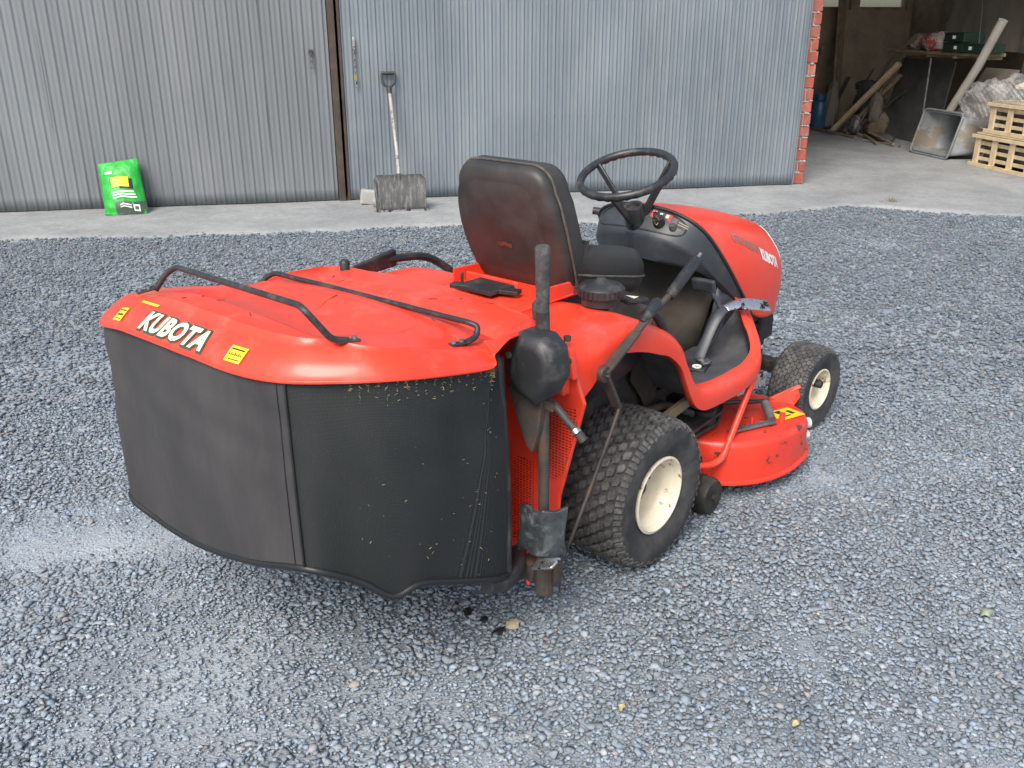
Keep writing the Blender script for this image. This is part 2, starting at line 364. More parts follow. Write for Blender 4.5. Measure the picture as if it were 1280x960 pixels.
# =================================================================== SHED
M['tin'] = mat('weathered_galvanised_tin', (.182, .215, .240), .5, metal=.3, var=.18, vscale=1.4, dirt=(.28, .30, .30), damt=.5, dscale=3, dthr=(.45, .75), bump=.15, bscale=20, stretch=(1, 1, .35))
M['tindark'] = mat('weathered_galvanised_tin_streaked', (.190, .207, .218), .5, metal=.3, var=.2, vscale=1.0, dirt=(.26, .255, .25), damt=.5, dscale=2.2, dthr=(.5, .8), bump=.15, bscale=20, stretch=(1, 1, .2))
M['rust'] = mat('brown_rusted_frame', (.055, .042, .034), .75, var=.3, vscale=9, dirt=(.11, .07, .045), damt=.6, dscale=14, bump=.3)
M['mortar'] = mat('pale_mortar', (.34, .32, .29), .95, var=.2, vscale=30, bump=.5, bscale=60)
def corrugated(s0, s1, z0, z1, name, m, parent, pitch=.076, amp=.0058, off=0., seed=0):
    n = int((s1-s0)/(pitch/14)); zs = [z0, .12, .35, .7, 1.1, 1.6, 2.3, z1]; rows = []
    for z in zs:
        r_ = []
        for i in range(n+1):
            s = s0+(s1-s0)*i/n; dent = .006*noise2(s*2.1+seed, z*2.6)+.004*noise2(s*7+seed, z*6)
            r_.append((s, off-amp*(1.3*max(0, math.cos(2*math.pi*s/pitch))**5+.28*math.cos(4*math.pi*s/pitch+.6))+dent*.8, z))
        rows.append(r_)
    return MB().grid(rows).build(name, m, parent, smooth=180, thick=.0012, toff=0)
for k, (s0, s1, lab, mt) in enumerate([(-5.6, -.045, 'large grey corrugated metal door leaf left of the brown seam, behind the green bag', 'tindark'),
                                   (.045, 4.2, 'grey corrugated metal door leaf between the brown seam and the brick pillar', 'tin')]):
    e = empty('corrugated_door', S(0, 0), WA, label=lab, cat='door', group='sliding tin doors of the shed')
    a = s0; i = 0
    while a < s1-.1:
        b = min(a+.836, s1)
        if s1-b < .25: b = s1
        corrugated(a-(.03 if i else 0), b, .02, 3.1, 'corrugated_panel', M[mt], e, off=-.001*(i % 2), seed=k*9+i*3, pitch=.083 if k == 0 else .069); a = b; i += 1
    if k == 1:
        for q in range(12): MB().lathe([(0, 0), (.006, 0), (.004, -.004), (0, -.005)], (1.795+q*.069, -.012, .70), 'Y', 8).build('rivet', M['tin'], e)
    if k == 0: MB().beam((s1+.033, -.016, .0), (s1+.033, -.016, 3.1), .03, .056, up=(1, 0, 0)).build('edge_post', M['rust'], e, bevel=.003)
    else: MB().beam((s0+.002, -.012, .0), (s0+.002, -.012, 3.1), .012, .022, up=(1, 0, 0)).build('edge_post', M['rust'], e, bevel=.003)
    MB().box(((s0+s1)/2, .02, .018), (s1-s0, .03, .022)).build('bottom_rail', M['rust'], e, bevel=.003)
    if k == 1: MB().box((s1+.004, 0, 1.56), (.01, .035, 3.1)).build('edge_trim', M['tin'], e)

# brick pillar at the right of the doors
M['brick'] = [mat('red_brick', c, .85, var=.18, vscale=25, dirt=(.40, .30, .26), damt=.5, dscale=12, dthr=(.52, .72), bump=.6, bscale=70, bdist=.003) for c in ((.33, .085, .055), (.28, .075, .052), (.38, .11, .075), (.30, .10, .075))]
pil = empty('brick_pillar', S(4.2, .03), WA, label='red brick pillar with pale mortar at the edge of the open bay', cat='pillar')
bw = []
for i in range(27):
    z = .02+i*.109; jit = rnd.uniform(-.006, .006)
    spans = [(-.16, .135+jit)] if i % 2 == 0 else [(-.16, .058), (.070, .137+jit)]
    for a, b in spans:
        for (d0, d1) in ((0, .115), (.127, .242)):
            o = MB().box(((a+b)/2, (d0+d1)/2+rnd.uniform(-.003, .003), z+.048), (b-a, d1-d0, .097), (0, 0, rnd.uniform(-.02, .02))).build('brick', M['brick'][rnd.randrange(4)], pil, bevel=.004, seg=1)
MB().box((-.015, .121, 1.49), (.27, .222, 2.95)).build('mortar', M['mortar'], pil)
mb = MB()
for i in range(26):
    z = .12+i*.109
    for k in range(5):
        if rnd.random() < .6: mb.box((rnd.uniform(-.02, .125), -.003, z+rnd.uniform(-.004, .004)), (rnd.uniform(.015, .05), .012, rnd.uniform(.008, .018)), (0, rnd.uniform(-.2, .2), 0))
mb.build('mortar_smear', M['mortar'], pil, bevel=.003)

# the shell of the shed: walls, roof, the open bay behind the pillar
M['block'] = mat('dusty_brown_blockwork', (.235, .185, .125), .95, var=.2, vscale=4, dirt=(.12, .10, .08), damt=.6, dscale=2.5, bump=.5, bscale=18)
M['slate'] = mat('dusty_dark_panel', (.075, .078, .075), .8, var=.3, vscale=4, dirt=(.15, .135, .11), damt=.5, dscale=3)
M['ply'] = mat('dusty_plywood', (.20, .175, .14), .85, var=.2, vscale=5, dirt=(.13, .11, .09), damt=.5, dscale=4, stretch=(1, 1, .3))
M['wood'] = mat('old_grey_wood', (.23, .175, .115), .85, var=.3, vscale=8, dirt=(.10, .075, .05), damt=.6, dscale=9, bump=.4, bscale=40)
M['newwood'] = mat('pale_pallet_wood', (.60, .48, .31), .75, var=.16, vscale=12, dirt=(.42, .29, .15), damt=.5, dscale=9, bump=.3, bscale=50)
M['roofm'] = mat('fibre_cement_roof', (.22, .21, .20), .9, var=.2)
o = MB().box(S(-5.7, 3, 1.7), (.15, 6, 3.4), (0, 0, WA)).build('shed_end_wall', M['block']); tag(o, 'far left end wall of the shed beyond the tin doors', 'wall')
o = MB().box(S(4.2, 3.1, 1.7), (.2, 5.6, 3.4), (0, 0, WA)).build('partition_wall', M['block']); tag(o, 'inner block wall running back from the brick pillar', 'wall')
o = MB().box(S(8.62, 2.45, 1.7), (.2, 5.7, 3.4), (0, 0, WA)).build('barn_side_wall', M['block']); tag(o, 'dusty block side wall of the open bay behind the boards and shelf', 'wall')
o = MB().box(S(1.2, 3.0, 3.5), (14.4, 6.7, .12), (0, 0, WA)).build('shed_roof', M['roofm'], bevel=.01); tag(o, 'flat sheet roof over the shed and its open bay', 'roof')
o = MB().box(S(1.2, .05, 3.27), (14.2, .2, .34), (0, 0, WA)).build('lintel_beam', M['rust'], bevel=.01); tag(o, 'long beam carrying the doors above the shed front', 'beam')
o = MB().box(S(-.68, 5.2, 1.7), (9.9, .2, 3.4), (0, 0, WA)).build('shed_back_wall', M['block']); tag(o, 'rear block wall of the closed part of the shed behind the tin doors', 'wall')
bwl = empty('barn_back_wall', S(0, 5.2), WA, label='dim rear wall of the open bay with two bright windows', cat='wall')
Z0 = 1.60
for k, (a, b, z0, z1) in enumerate([(4.3, 8.6, 0, Z0), (4.3, 8.6, 2.5, 3.4), (4.3, 7.0, Z0, 2.5), (7.53, 7.66, Z0, 2.5), (8.44, 8.6, Z0, 2.5)]):
    MB().box(((a+b)/2, 0, (z0+z1)/2), (b-a-.002, .2, z1-z0)).build('wall_section', M['block'], bwl)
def pane_material():
    m = mat('dusty_window_glass', (.8, .78, .7), .1); nt = m.node_tree; n = nt.nodes; l = nt.links
    tr = n.new('ShaderNodeBsdfTransparent'); tr.inputs[0].default_value = (1, .98, .88, 1); tl = n.new('ShaderNodeBsdfTranslucent'); tl.inputs[0].default_value = (.95, .90, .72, 1)
    mx = n.new('ShaderNodeMixShader'); mx.inputs[0].default_value = .05; l.new(tr.outputs[0], mx.inputs[1]); l.new(tl.outputs[0], mx.inputs[2]); l.new(mx.outputs[0], n['Material Output'].inputs[0]); return m
M['pane'] = pane_material()
for a, b, sill in ((7.0, 7.53, Z0), (7.66, 8.44, Z0)):
    f = MB()
    for bx in (((a+b)/2, 0, Z0+.02, b-a, .04), ((a+b)/2, 0, 2.48, b-a, .04)): f.box(bx[:3], (bx[3], .06, bx[4]))
    f.box((a+.02, 0, 2.05), (.04, .058, .82)); f.box((b-.02, 0, 2.05), (.04, .058, .82))
    fo = f.build('window', M['wood'], bwl); MB().box(((a+b)/2, 0, 2.05), (b-a-.08, .006, .82)).build('pane', M['pane'], fo)

# =================================================================== THINGS IN THE OPEN BAY (local: x along the wall, y into the bay)
def local(name, s, d, label, cat, group=None, z=.012): return empty(name, S(s, d, z), WA, label=label, cat=cat, group=group)
# big sheets leaning on the side wall
def sheet(name, pts, m, label, cat, th=.02, group=None):
    o = MB().prism([S(*p) for p in pts], SD*th).build(name, m, bevel=.002); tag(o, label, cat, group); return o
sheet('dark_panel', [(7.25, 3.5, .02), (7.25, 2.28, .02), (7.42, 2.36, 1.0), (7.42, 3.46, 1.0)], M['slate'], 'big dark grey panel standing under the left half of the shelf', 'panel')
sheet('leaning_plywood', [(7.2, 2.22, .02), (7.2, 1.5, .02), (7.5, 1.35, .95), (7.5, 1.9, .95)], M['ply'], 'tan plywood sheet leaning under the right half of the shelf', 'board')
sheet('tall_board', [(7.75, 3.2, 1.12), (7.75, 1.65, 1.12), (7.9, 1.65, 2.6), (7.9, 3.0, 2.6)], M['ply'], 'wide dusty board standing on the shelf against the wall', 'board')
sheet('grey_sheet', [(7.6, 1.52, 1.12), (7.6, .2, 1.12), (7.62, .2, 2.6), (7.62, 1.45, 2.6)], M['slate'], 'smooth grey sheet hanging upper right above the crates', 'sheet')
sheet('grey_backing_board', [(7.55, 1.45, .02), (7.55, .4, .02), (7.62, .4, 1.06), (7.62, 1.45, 1.06)], M['slate'], 'dark grey board behind the plastic sheeting and pallets', 'board')
# shelf on trestle
sh = empty('shelf', S(7.0, 2.3, 0), WA, label='long rough plank shelf carrying sacks and green crates', cat='shelf')
MB().box((.20, .06, 1.105), (.32, 1.88, .035)).build('shelf_top', M['wood'], sh, bevel=.004)
for yy in (-.82, -.4, .1, .6, .93): MB().box((.20, yy, 1.07), (.30, .05, .032)).build('bearer', M['wood'], sh, bevel=.003)
MB().tube([(-.03, -.12, .0), (-.03, -.10, 1.05)], .012, 8).build('support_pole', M['steel'], sh)
def blob(c, r_, m, name, label, cat, seed=0, group=None, parent=None):
    bm = bmesh.new(); bmesh.ops.create_icosphere(bm, subdivisions=4, radius=1)
    for v in bm.verts:
        q = v.co.copy(); k = 1+.16*noise2(q.x*3+seed, q.y*3+q.z*2)+.10*noise2(q.z*7+seed, q.x*6-q.y*5)+.05*noise2(q.x*15, q.z*13+q.y*11+seed)
        v.co = Matrix.Rotation(WA, 3, 'Z') @ Vector((q.x*r_[0]*k, q.y*r_[1]*k, max(q.z*k, -.75)*r_[2]))
    me = bpy.data.meshes.new(name); bm.to_mesh(me); bm.free(); me.materials.append(m); me.shade_smooth()
    o = bpy.data.objects.new(name, me); o.location = S(*c); link(o, parent)
    if label: tag(o, label, cat, group)
    return o
M['sack'] = mat('printed_sack', (.42, .38, .35), .6, var=.3, vscale=12, dirt=(.35, .05, .04), damt=.95, dscale=7, dthr=(.5, .53))
M['sack2'] = mat('brown_printed_sack', (.20, .14, .11), .6, var=.5, vscale=16, dirt=(.35, .30, .25), damt=.9, dscale=9, dthr=(.52, .56))
blob((7.15, 2.33, 1.215), (.16, .30, .12), M['sack'], 'sack', 'white and red printed sack slumped in the middle of the shelf', 'sack', 3)
blob((7.2, 2.78, 1.20), (.15, .18, .105), M['sack2'], 'sack', 'smaller brown patterned sack on the shelf left of the white one', 'sack', 8)
M['crate'] = mat('dark_green_plastic', (.012, .035, .022), .5, var=.2)
for i, (dd, zz, lab) in enumerate([(1.90, 1.125, 'dark green plastic crate, lower of the two stacked on the shelf'), (1.90, 1.235, 'dark green plastic crate, upper of the two stacked on the shelf'), (1.535, 1.125, 'dark green plastic crate alone at the right end of the shelf')]):
    e = local('green_crate', 7.15, dd, lab, 'crate', 'green crates on the shelf', z=zz)
    b = MB()
    for sx in (-1, 1): b.box((sx*.13, 0, .05), (.012, .34, .1)); b.box((0, sx*.17, .05), (.27, .012, .1))
    b.box((0, 0, .006), (.27, .34, .01)); b.box((-.138, 0, .095), (.012, .36, .012)); b.box((-.138, 0, .012), (.012, .36, .012))
    b.build('crate_body', M['crate'], e, bevel=.003)
    MB().box((-.141, -.06+.05*i, .05), (.003, .05, .035)).build('white_label', M['white'], e)
# leaning timber
def plank(name, a, b, w_, h_, m, label, group=None, up=(0, 0, 1)):
    o = MB().beam(S(*a), S(*b), w_, h_, up).build(name, m, bevel=min(w_, h_)*.12); tag(o, label, 'plank' if 'plank' in name else 'stick' if 'stick' in name else 'batten', group); return o
G = 'timber leaning in the far corner of the bay'
plank('wide_plank', (7.2, 4.6, .02), (7.33, 5.05, 2.0), .26, .03, M['wood'], 'tall wide brown plank reaching up between the two windows', G, up=(0, 1, .2))
plank('leaning_plank', (6.85, 4.0, .03), (7.15, 3.1, .95), .07, .06, M['newwood'], 'pale squared plank slanting up to the right in the corner', G)
plank('leaning_plank', (6.9, 4.05, .03), (7.25, 3.35, .86), .06, .05, M['wood'], 'darker plank slanting just behind the pale one', G)
plank('leaning_plank', (6.95, 3.85, .03), (7.3, 3.25, .80), .05, .05, M['wood'], 'thin brown plank, third of the slanting pieces', G)
plank('grey_plank', (6.95, 4.5, .02), (7.15, 4.3, .72), .16, .03, M['slate'], 'short greyish plank upright beside the sacking roll', G, up=(0, 1, 0))
plank('thin_plank', (6.8, 4.7, .02), (7.1, 5.0, 1.1), .05, .03, M['wood'], 'thin upright lath behind the sacking roll', G)
blob((6.98, 4.35, .3), (.09, .10, .36), M['ply'], 'sacking_roll', 'dusty upright roll of pale sacking beside the gas cylinder', 'roll', 5)
blob((7.2, 3.75, .42), (.14, .30, .26), M['slate'], 'scrap_heap', 'dark heap of crumpled scrap behind the slanting planks', 'scrap', 2)
blob((7.2, 3.5, .16), (.14, .20, .18), M['wood'], 'scrap_heap', 'low brown heap of rubbish at the foot of the dark panel', 'scrap', 12)
blob((6.95, 2.95, .045), (.12, .22, .06), M['slate'], 'rubble_pile', 'low grey rubble lump on the floor in front of the dark panel', 'rubble', 9)
for i, (a, b) in enumerate([((6.7, 4.3, .035), (6.72, 3.2, .03)), ((6.9, 3.3, .05), (6.62, 2.5, .03)), ((6.85, 3.1, .1), (6.75, 2.35, .04))]):
    plank('floor_lath', a, b, .035, .022, M['wood'], ['long lath lying along the foot of the slanting planks', 'lath lying askew in front of the dark panel', 'bent lath propped on the rubble pile'][i], 'laths lying on the bay floor')
for i, (a, b, w_, m_, lab) in enumerate([
    ((7.0, 3.72, .02), (7.3, 3.30, .98), .045, 'wood', 'slim dark batten leaning in the corner, nearest the dark panel'),
    ((7.05, 3.95, .02), (7.35, 3.62, 1.0), .06, 'ply', 'dusty batten leaning in the corner behind the scrap heap'),
    ((7.0, 4.15, .02), (7.4, 4.05, .84), .09, 'ply', 'short broad dusty board standing between the roll and the scrap heap'),
    ((6.9, 3.65, .02), (7.35, 3.15, .62), .03, 'rusty', 'thin dark metal bar slanting low across the scrap heap')]):
    plank('leaning_batten' if w_ < .08 else 'short_plank', a, b, w_, .028, M[m_], lab, G)
for i, (s_, d_, z_, rx, ry, rz_, m_, lab) in enumerate([(7.25, 3.95, .62, .12, .22, .07, 'slate', 'crumpled dark sheet lying on top of the scrap heap'), (7.2, 3.62, .60, .10, .16, .06, 'wood', 'brown torn sack draped on the scrap heap'),
    (7.1, 3.42, .36, .08, .10, .22, 'ply', 'tall tan sack standing against the dark panel'), (6.95, 3.62, .13, .07, .09, .14, 'steel', 'small dented grey bucket-like lump at the foot of the scrap heap')]):
    blob((s_, d_, z_), (rx, ry, rz_), M[m_], 'scrap', lab, 'scrap', 20+i*3)
for i in range(7):
    y_ = 2.3+i*.27+rnd.uniform(-.05, .05); x_ = 6.75+rnd.uniform(-.05, .22)
    plank('floor_stick', (x_, y_, .02+rnd.uniform(0, .03)), (x_+rnd.uniform(-.12, .18), y_+rnd.uniform(.15, .42), .02+rnd.uniform(0, .05)), .022, .016, M['wood'], ['thin stick on the bay floor nearest the grey tub', 'thin stick on the bay floor, second from the grey tub', 'thin stick lying before the middle of the dark panel', 'thin stick lying before the left part of the dark panel', 'thin stick lying at the left foot of the dark panel', 'thin stick on the floor under the pale slanting plank', 'thin stick on the floor furthest back in the corner'][i], 'sticks littering the bay floor')
# gas cylinder
gc = local('gas_cylinder', 6.85, 4.45, 'small blue gas cylinder in the far corner beside the brick pillar', 'cylinder')
M['blue'] = mat('blue_enamel', (.02, .10, .20), .35, var=.15, dirt=(.15, .13, .12), damt=.4)
MB().lathe([(.0, 0), (.11, 0), (.125, .03), (.125, .30), (.10, .37), (.04, .395), (.03, .42), (0, .42)], (0, 0, 0), 'Z', 24).build('tank', M['blue'], gc, smooth=40)
MB().lathe([(.06, .39), (.07, .39), (.075, .47), (.068, .47), (.06, .39)], (0, 0, 0), 'Z', 20).build('collar', M['blue'], gc, smooth=40)
MB().lathe([(0, .42), (.018, .42), (.018, .46), (0, .46)], (0, 0, 0), 'Z', 10).build('valve', M['brass'], gc)
o = MB().box(S(7.12, 4.62, .3), (.16, .14, .55), (0, 0, WA)).build('red_drum', M['brick'][1], bevel=.02); tag(o, 'dull red box standing just right of the gas cylinder', 'box')
# round post leaning to the right
M['post'] = mat('weathered_post_concrete', (.33, .31, .27), .9, var=.2, vscale=6, dirt=(.22, .19, .15), damt=.5, dscale=6, bump=.4, bscale=30)
o = MB().tube([S(6.92, 1.62, .50), S(7.0, 1.37, 1.0), S(7.06, 1.18, 1.47)], [.045, .047, .05], 18).build('leaning_post', M['post'], smooth=40); tag(o, 'thick pale round post leaning up to the right above the tub', 'post')
# grey tub on its side
tub = empty('mortar_tub', S(6.78, 1.52, .012), WA, label='scratched grey metal tub lying on its side in front of the leaning boards', cat='tub')
M['tub'] = mat('scuffed_grey_metal', (.26, .28, .29), .6, metal=.3, var=.2, vscale=5, dirt=(.24, .18, .12), damt=.7, dscale=3, dthr=(.52, .56), bump=.2)
def rrect(cx, cy, hw, hh, rad, n=5):
    out = []
    for (sx, sy, a0) in ((1, 1, 0), (-1, 1, 90), (-1, -1, 180), (1, -1, 270)):
        for k in range(n+1):
            a = R(a0+90*k/n); out.append((cx+sx*(hw-rad)+rad*math.cos(a), cy+sy*(hh-rad)+rad*math.sin(a)))
    return out
def tub_ring(x, yc, zc, hw, hh, r_, lean): return [(x+lean*(z-.02), y, z) for y, z in rrect(yc, zc, hw, hh, r_)]
# mouth faces the yard (-x), tapers towards its bottom (+x, leaning)
outer = [tub_ring(-.12, .0, .255, .355, .245, .05, .25), tub_ring(-.12, .0, .255, .335, .225, .05, .25), tub_ring(.27, -.18, .24, .24, .18, .05, .18)]
MB().grid([outer[1], outer[2]], closed=True).add(outer[2], [tuple(range(len(outer[2])))]).build('tub_shell', M['tub'], tub, smooth=40, thick=.006)
MB().tube([*tub_ring(-.12, .0, .255, .352, .242, .05, .25), tub_ring(-.12, .0, .255, .352, .242, .05, .25)[0]], .012, 8, cap=False).build('rolled_rim', M['tub'], tub, smooth=40)
# pallet crates
def pallet_crate(z, label, y0=.80, n=1, x0=6.68, height=.33, tilt=0):
    e = empty('pallet_crate', S(x0, y0, z), WA+tilt, label=label, cat='crate', group='wooden pallet crates by the right wall of the bay')
    L = 1.15
    for zz, hh in ((.02, .04), (height-.02, .035)):
        MB().box((0, -L/2, zz), (.022, L+.06, hh)).build('rail', M['newwood'], e, bevel=.002)
    for k in range(5):
        y = -.05-k*(L-.10)/4; MB().box((.02, y, height/2), (.022, .07, height-.075)).build('stile', M['newwood'], e, bevel=.002)
    for k in range(3):
        MB().box((.045, -L/2, .085+k*.078), (.018, L, .036)).build('slat', M['newwood'], e, bevel=.002)
    for k in range(3): MB().box((.65, -L/2, .085+k*.078), (.018, L, .036)).build('slat', M['newwood'], e, bevel=.002)
    for yy in (0, -L):
        for k in range(3): MB().box((.34, yy, .085+k*.078), (.60, .018, .036)).build('slat', M['newwood'], e, bevel=.002)
    for k in range(7): MB().box((.06+k*.095, -L/2, height+.008), (.08, L, .015)).build('deck_board', M['newwood'], e, bevel=.002)
    MB().box((.35, -L/2, .14), (.5, L-.1, .2)).build('dark_contents', M['slate'], e, bevel=.02)
    return e
pallet_crate(.014, 'pale wooden pallet crate, lower of two, standing on the bay floor', .80)
pallet_crate(.364, 'pale wooden pallet crate stacked on the lower one, against the plastic sheeting', .70, x0=6.72, height=.31, tilt=-.01)
plank('yellow_plank', (6.75, .35, .84), (7.35, .5, 1.0), .12, .03, M['newwood'], 'short yellow plank end sticking out above the plastic sheeting')
# crumpled clear plastic
def plastic_material():
    m = mat('clear_crumpled_plastic', (.75, .75, .75), .12, coat=.5); nt = m.node_tree; n = nt.nodes; l = nt.links; p = n['Principled BSDF']
    tr = n.new('ShaderNodeBsdfTransparent'); mx = n.new('ShaderNodeMixShader'); mx.inputs[0].default_value = .26
    l.new(tr.outputs[0], mx.inputs[1]); l.new(p.outputs[0], mx.inputs[2]); l.new(mx.outputs[0], n['Material Output'].inputs[0]); return m
M['film'] = plastic_material()
def film(name, c, ext, label, seed):
    rows = []; n = 84
    for i in range(n+1):
        r_ = []
        for j in range(n+1):
            a = i/n*math.pi; b = j/n*math.pi*1.25-.35; x, y, z = math.sin(a)*math.sin(b), math.cos(a), math.sin(a)*math.cos(b)
            f = abs(math.sin(3.1*x+4.3*y+seed)+.7*math.sin(5.2*z-3.7*y+seed*2)+.5*math.sin(7*x-6*z+2*y)); k = .84+.10*f+.07*abs(math.sin(9*y+7*z+5*x+seed))+.05*abs(math.sin(17*y-12*z+14*x))+.03*abs(math.sin(31*x+23*y+27*z))
            r_.append(S(c[0]-ext[0]*x*k, c[1]+ext[1]*y*k, c[2]+ext[2]*z*k))
        rows.append(r_)
    o = MB().grid(rows).build(name, M['film'], smooth=25); tag(o, label, 'plastic sheet', 'crumpled plastic sheeting on the pallet crates'); return o
film('plastic_sheet', (7.0, 1.05, .62), (.22, .42, .24), 'crumpled clear plastic sheeting bulging between the tub and the pallet crates', 1)
film('plastic_sheet', (6.95, .45, .76), (.25, .45, .20), 'crumpled clear plastic sheeting heaped on top of the upper pallet crate', 6)
o = MB().tube([S(7.35, 2.3, 2.7), S(7.3, 1.9, 1.7), S(7.1, 1.55, 1.13)], .006, 6).build('hanging_cord', M['piping']); tag(o, 'thin pale cord hanging down to the right end of the shelf', 'cord')

# =================================================================== THINGS BY THE DOORS
# snow shovel
shv = empty('snow_shovel', S(.45, -.60, .012), WA, label='snow shovel with white handle leaning on the tin door, scoop on the concrete', cat='shovel')
M['worn'] = mat('scraped_dark_plastic', (.055, .055, .055), .6, var=.35, vscale=7, dirt=(.17, .17, .17), damt=.8, dscale=14, dthr=(.5, .62), stretch=(3, 1, .5))
M['pole'] = mat('flaking_white_pole', (.36, .34, .31), .6, var=.2, dirt=(.13, .11, .09), damt=.9, dscale=30, dthr=(.55, .6))
rows = []
for i in range(15):
    t = i/14; x = -.215+.43*t; side = abs(t-.5)*2
    r_ = []
    for j in range(9):
        q = j/8; z = .005+.27*q; y = .02+.14*q-.05*math.sin(q*math.pi)*.5-.055*sst(.86, 1, side)*(.4+.6*q)+.006*math.sin(t*40)*(side < .85)
        r_.append((x*(1-.05*(1-q)), y, z-(.03*sst(.9, 1, side) if j == 8 else 0)))
    rows.append(r_)
MB().grid(rows).build('scoop', M['worn'], shv, smooth=50, thick=.006)
MB().beam((-.22, .012, .006), (.22, .012, .006), .012, .02).build('edge_strip', M['chrome'], shv)
MB().tube([(.0, .10, .10), (.0, .155, .285)], [.022, .020], 10).build('socket', M['worn'], shv, smooth=40)
MB().tube(cr([(0, .145, .26), (.0, .26, .46), (-.01, .38, .68), (-.02, .505, .90)]), .0145, 10).build('handle_pole', M['pole'], shv, smooth=40)
g_ = MB(); g_.tube([(-.02, .500, .89), (-.021, .52, .935)], [.018, .021], 10)
for e_ in (-1, 1): g_.tube(rounded([(-.022+.004*e_, .522, .935), (-.022+.052*e_, .535, .975), (-.022+.054*e_, .56, 1.045)], .02), .011, 8)
g_.tube([(-.082, .562, 1.05), (.038, .562, 1.05)], .0145, 10); g_.build('grip', M['black'], shv, smooth=40)
# slab and stone behind the shovel
M['blockc'] = mat('pale_concrete_lump', (.36, .36, .35), .95, var=.2, bump=.6, bscale=50)
o = MB().box(S(.22, -.20, .07), (.17, .09, .12), (0, .12, WA)).build('concrete_slab', M['blockc'], bevel=.012); tag(o, 'small pale concrete slab leaning on the door left of the shovel scoop', 'slab')
blob((.30, -.36, .055), (.07, .06, .055), M['blockc'], 'stone', 'rounded grey stone tucked between the slab and the shovel scoop', 'stone', 4)
# chains on the doors
def chain(name, s, z, n, label, m=M['steel']):
    e = empty(name, S(s, -.035, z), WA, label=label, cat='chain', group='short chains hanging on the doors')
    for i in range(n):
        a = math.pi/2*(i % 2); c = []
        for k in range(13):
            t = 2*math.pi*k/12; u = .0095*math.cos(t); v = .0175*math.sin(t); c.append((u*math.cos(a), u*math.sin(a), -i*.026+v))
        MB().tube(c, .0035, 6, cap=False).build('chain_link', m, e, smooth=60)
    return e
c1 = chain('door_chain', -.19, 1.20, 4, 'short rusty chain on the left door leaf beside the brown seam')
MB().box((0, .015, .03), (.035, .02, .04)).build('staple', M['rust'], c1, bevel=.003)
c2 = chain('door_chain', .16, 1.26, 8, 'longer pale chain hanging on the right door leaf beside the brown seam')
MB().box((0, .015, .03), (.02, .02, .10)).build('staple', M['chrome'], c2, bevel=.003)
pk = MB(); pk.box((0, 0, -.235), (.026, .016, .034)); pk.tube([(-.008, 0, -.22), (-.008, 0, -.20), (.008, 0, -.20), (.008, 0, -.22)], .003, 6); pk.build('padlock', M['brass'], c2, bevel=.002)
MB().box((.004, 0, -.29), (.014, .012, .055)).build('bolt_end', M['chrome'], c2, bevel=.003)
# green bag leaning at the door
bag = empty('fertiliser_bag', S(-1.74, -.24, .012), WA, label='bright green fertiliser bag with yellow sticker leaning on the left door', cat='bag')
M['gbag'] = mat('green_plastic_sack', (.025, .38, .05), .38, var=.15, vscale=9, dirt=(.015, .20, .03), damt=.8, dscale=7, bump=.8, bscale=12, bdist=.02)
M['gdark'] = mat('dark_green_print', (.055, .085, .06), .45, bump=.4, bscale=20)
def bag_front(u, v, lift=0.):
    """u across -.5...5, v up 0..1"""
    wv = .335-.03*v; skew = -.055*v
    y = -.075*(1-abs(2*u)**3)*(math.sin(math.pi*min(1, max(0, v*.94+.03)))**.6)+.20*v-.035-lift+.004*noise2(u*11, v*9)+.004*math.sin(v*26+3*u)
    z = (.005+.39*v)-.022*(1-v)*abs(math.sin(u*3))*2+(.018*u if v > .8 else 0)*2
    return (u*wv+skew, y, max(z, .002))
n1, n2 = 22, 26
fr = [[bag_front(-.5+i/n1, j/n2) for i in range(n1+1)] for j in range(n2+1)]
bk = [[(p[0], .20*(j/n2)+.05*math.sin(math.pi*j/n2)*(1-abs(2*(-.5+i/n1))**4)-.02, p[2]) for i, p in enumerate(r_)] for j, r_ in enumerate(fr)]
rows = [f+b[::-1] for f, b in zip(fr, bk)]
mb = MB().grid(rows, closed=True); ln = len(rows[0]); mb.add(rows[-1], [tuple(range(ln))]); mb.add(rows[0], [tuple(range(ln))]); mb.build('sack_body', M['gbag'], bag, smooth=60)
def patch(name, u0, u1, v0, v1, m, lift=.003, n=6, parent=bag, sk=0.):
    MB().grid([[bag_front(u0+(u1-u0)*i/n+sk*(j/n), v0+(v1-v0)*j/n+.04*(u0+(u1-u0)*i/n), lift) for i in range(n+1)] for j in range(n+1)]).build(name, m, parent, smooth=180)
patch('printed_band', -.20, .5, .02, .29, M['gdark']); patch('yellow_label', -.20, .22, .56, .74, M['yellow'], .006); patch('painted_label_shadow', -.02, .30, .52, .70, M['ink'], .004)  # dark patch offset behind the yellow label is painted as its shadow
for k in range(3): patch('printed_line', -.22, .34-.02*k, .36+.05*k, .385+.05*k, M['white'])
for k in range(2): patch('printed_line', -.08, .18, .17+.045*k, .19+.045*k, M['white'], .006)
patch('printed_emblem', .22, .36, .12, .24, M['white'], .006); patch('printed_emblem_core', .25, .33, .15, .21, M['gdark'], .008)
patch('printed_mark', -.34, -.16, .80, .86, M['white'])
decal('printed_line', 'F4', .04, lambda x, y, l_: bag_front(.29+x/.39, .21+y/.515, .009), M['white'], bag) if False else None

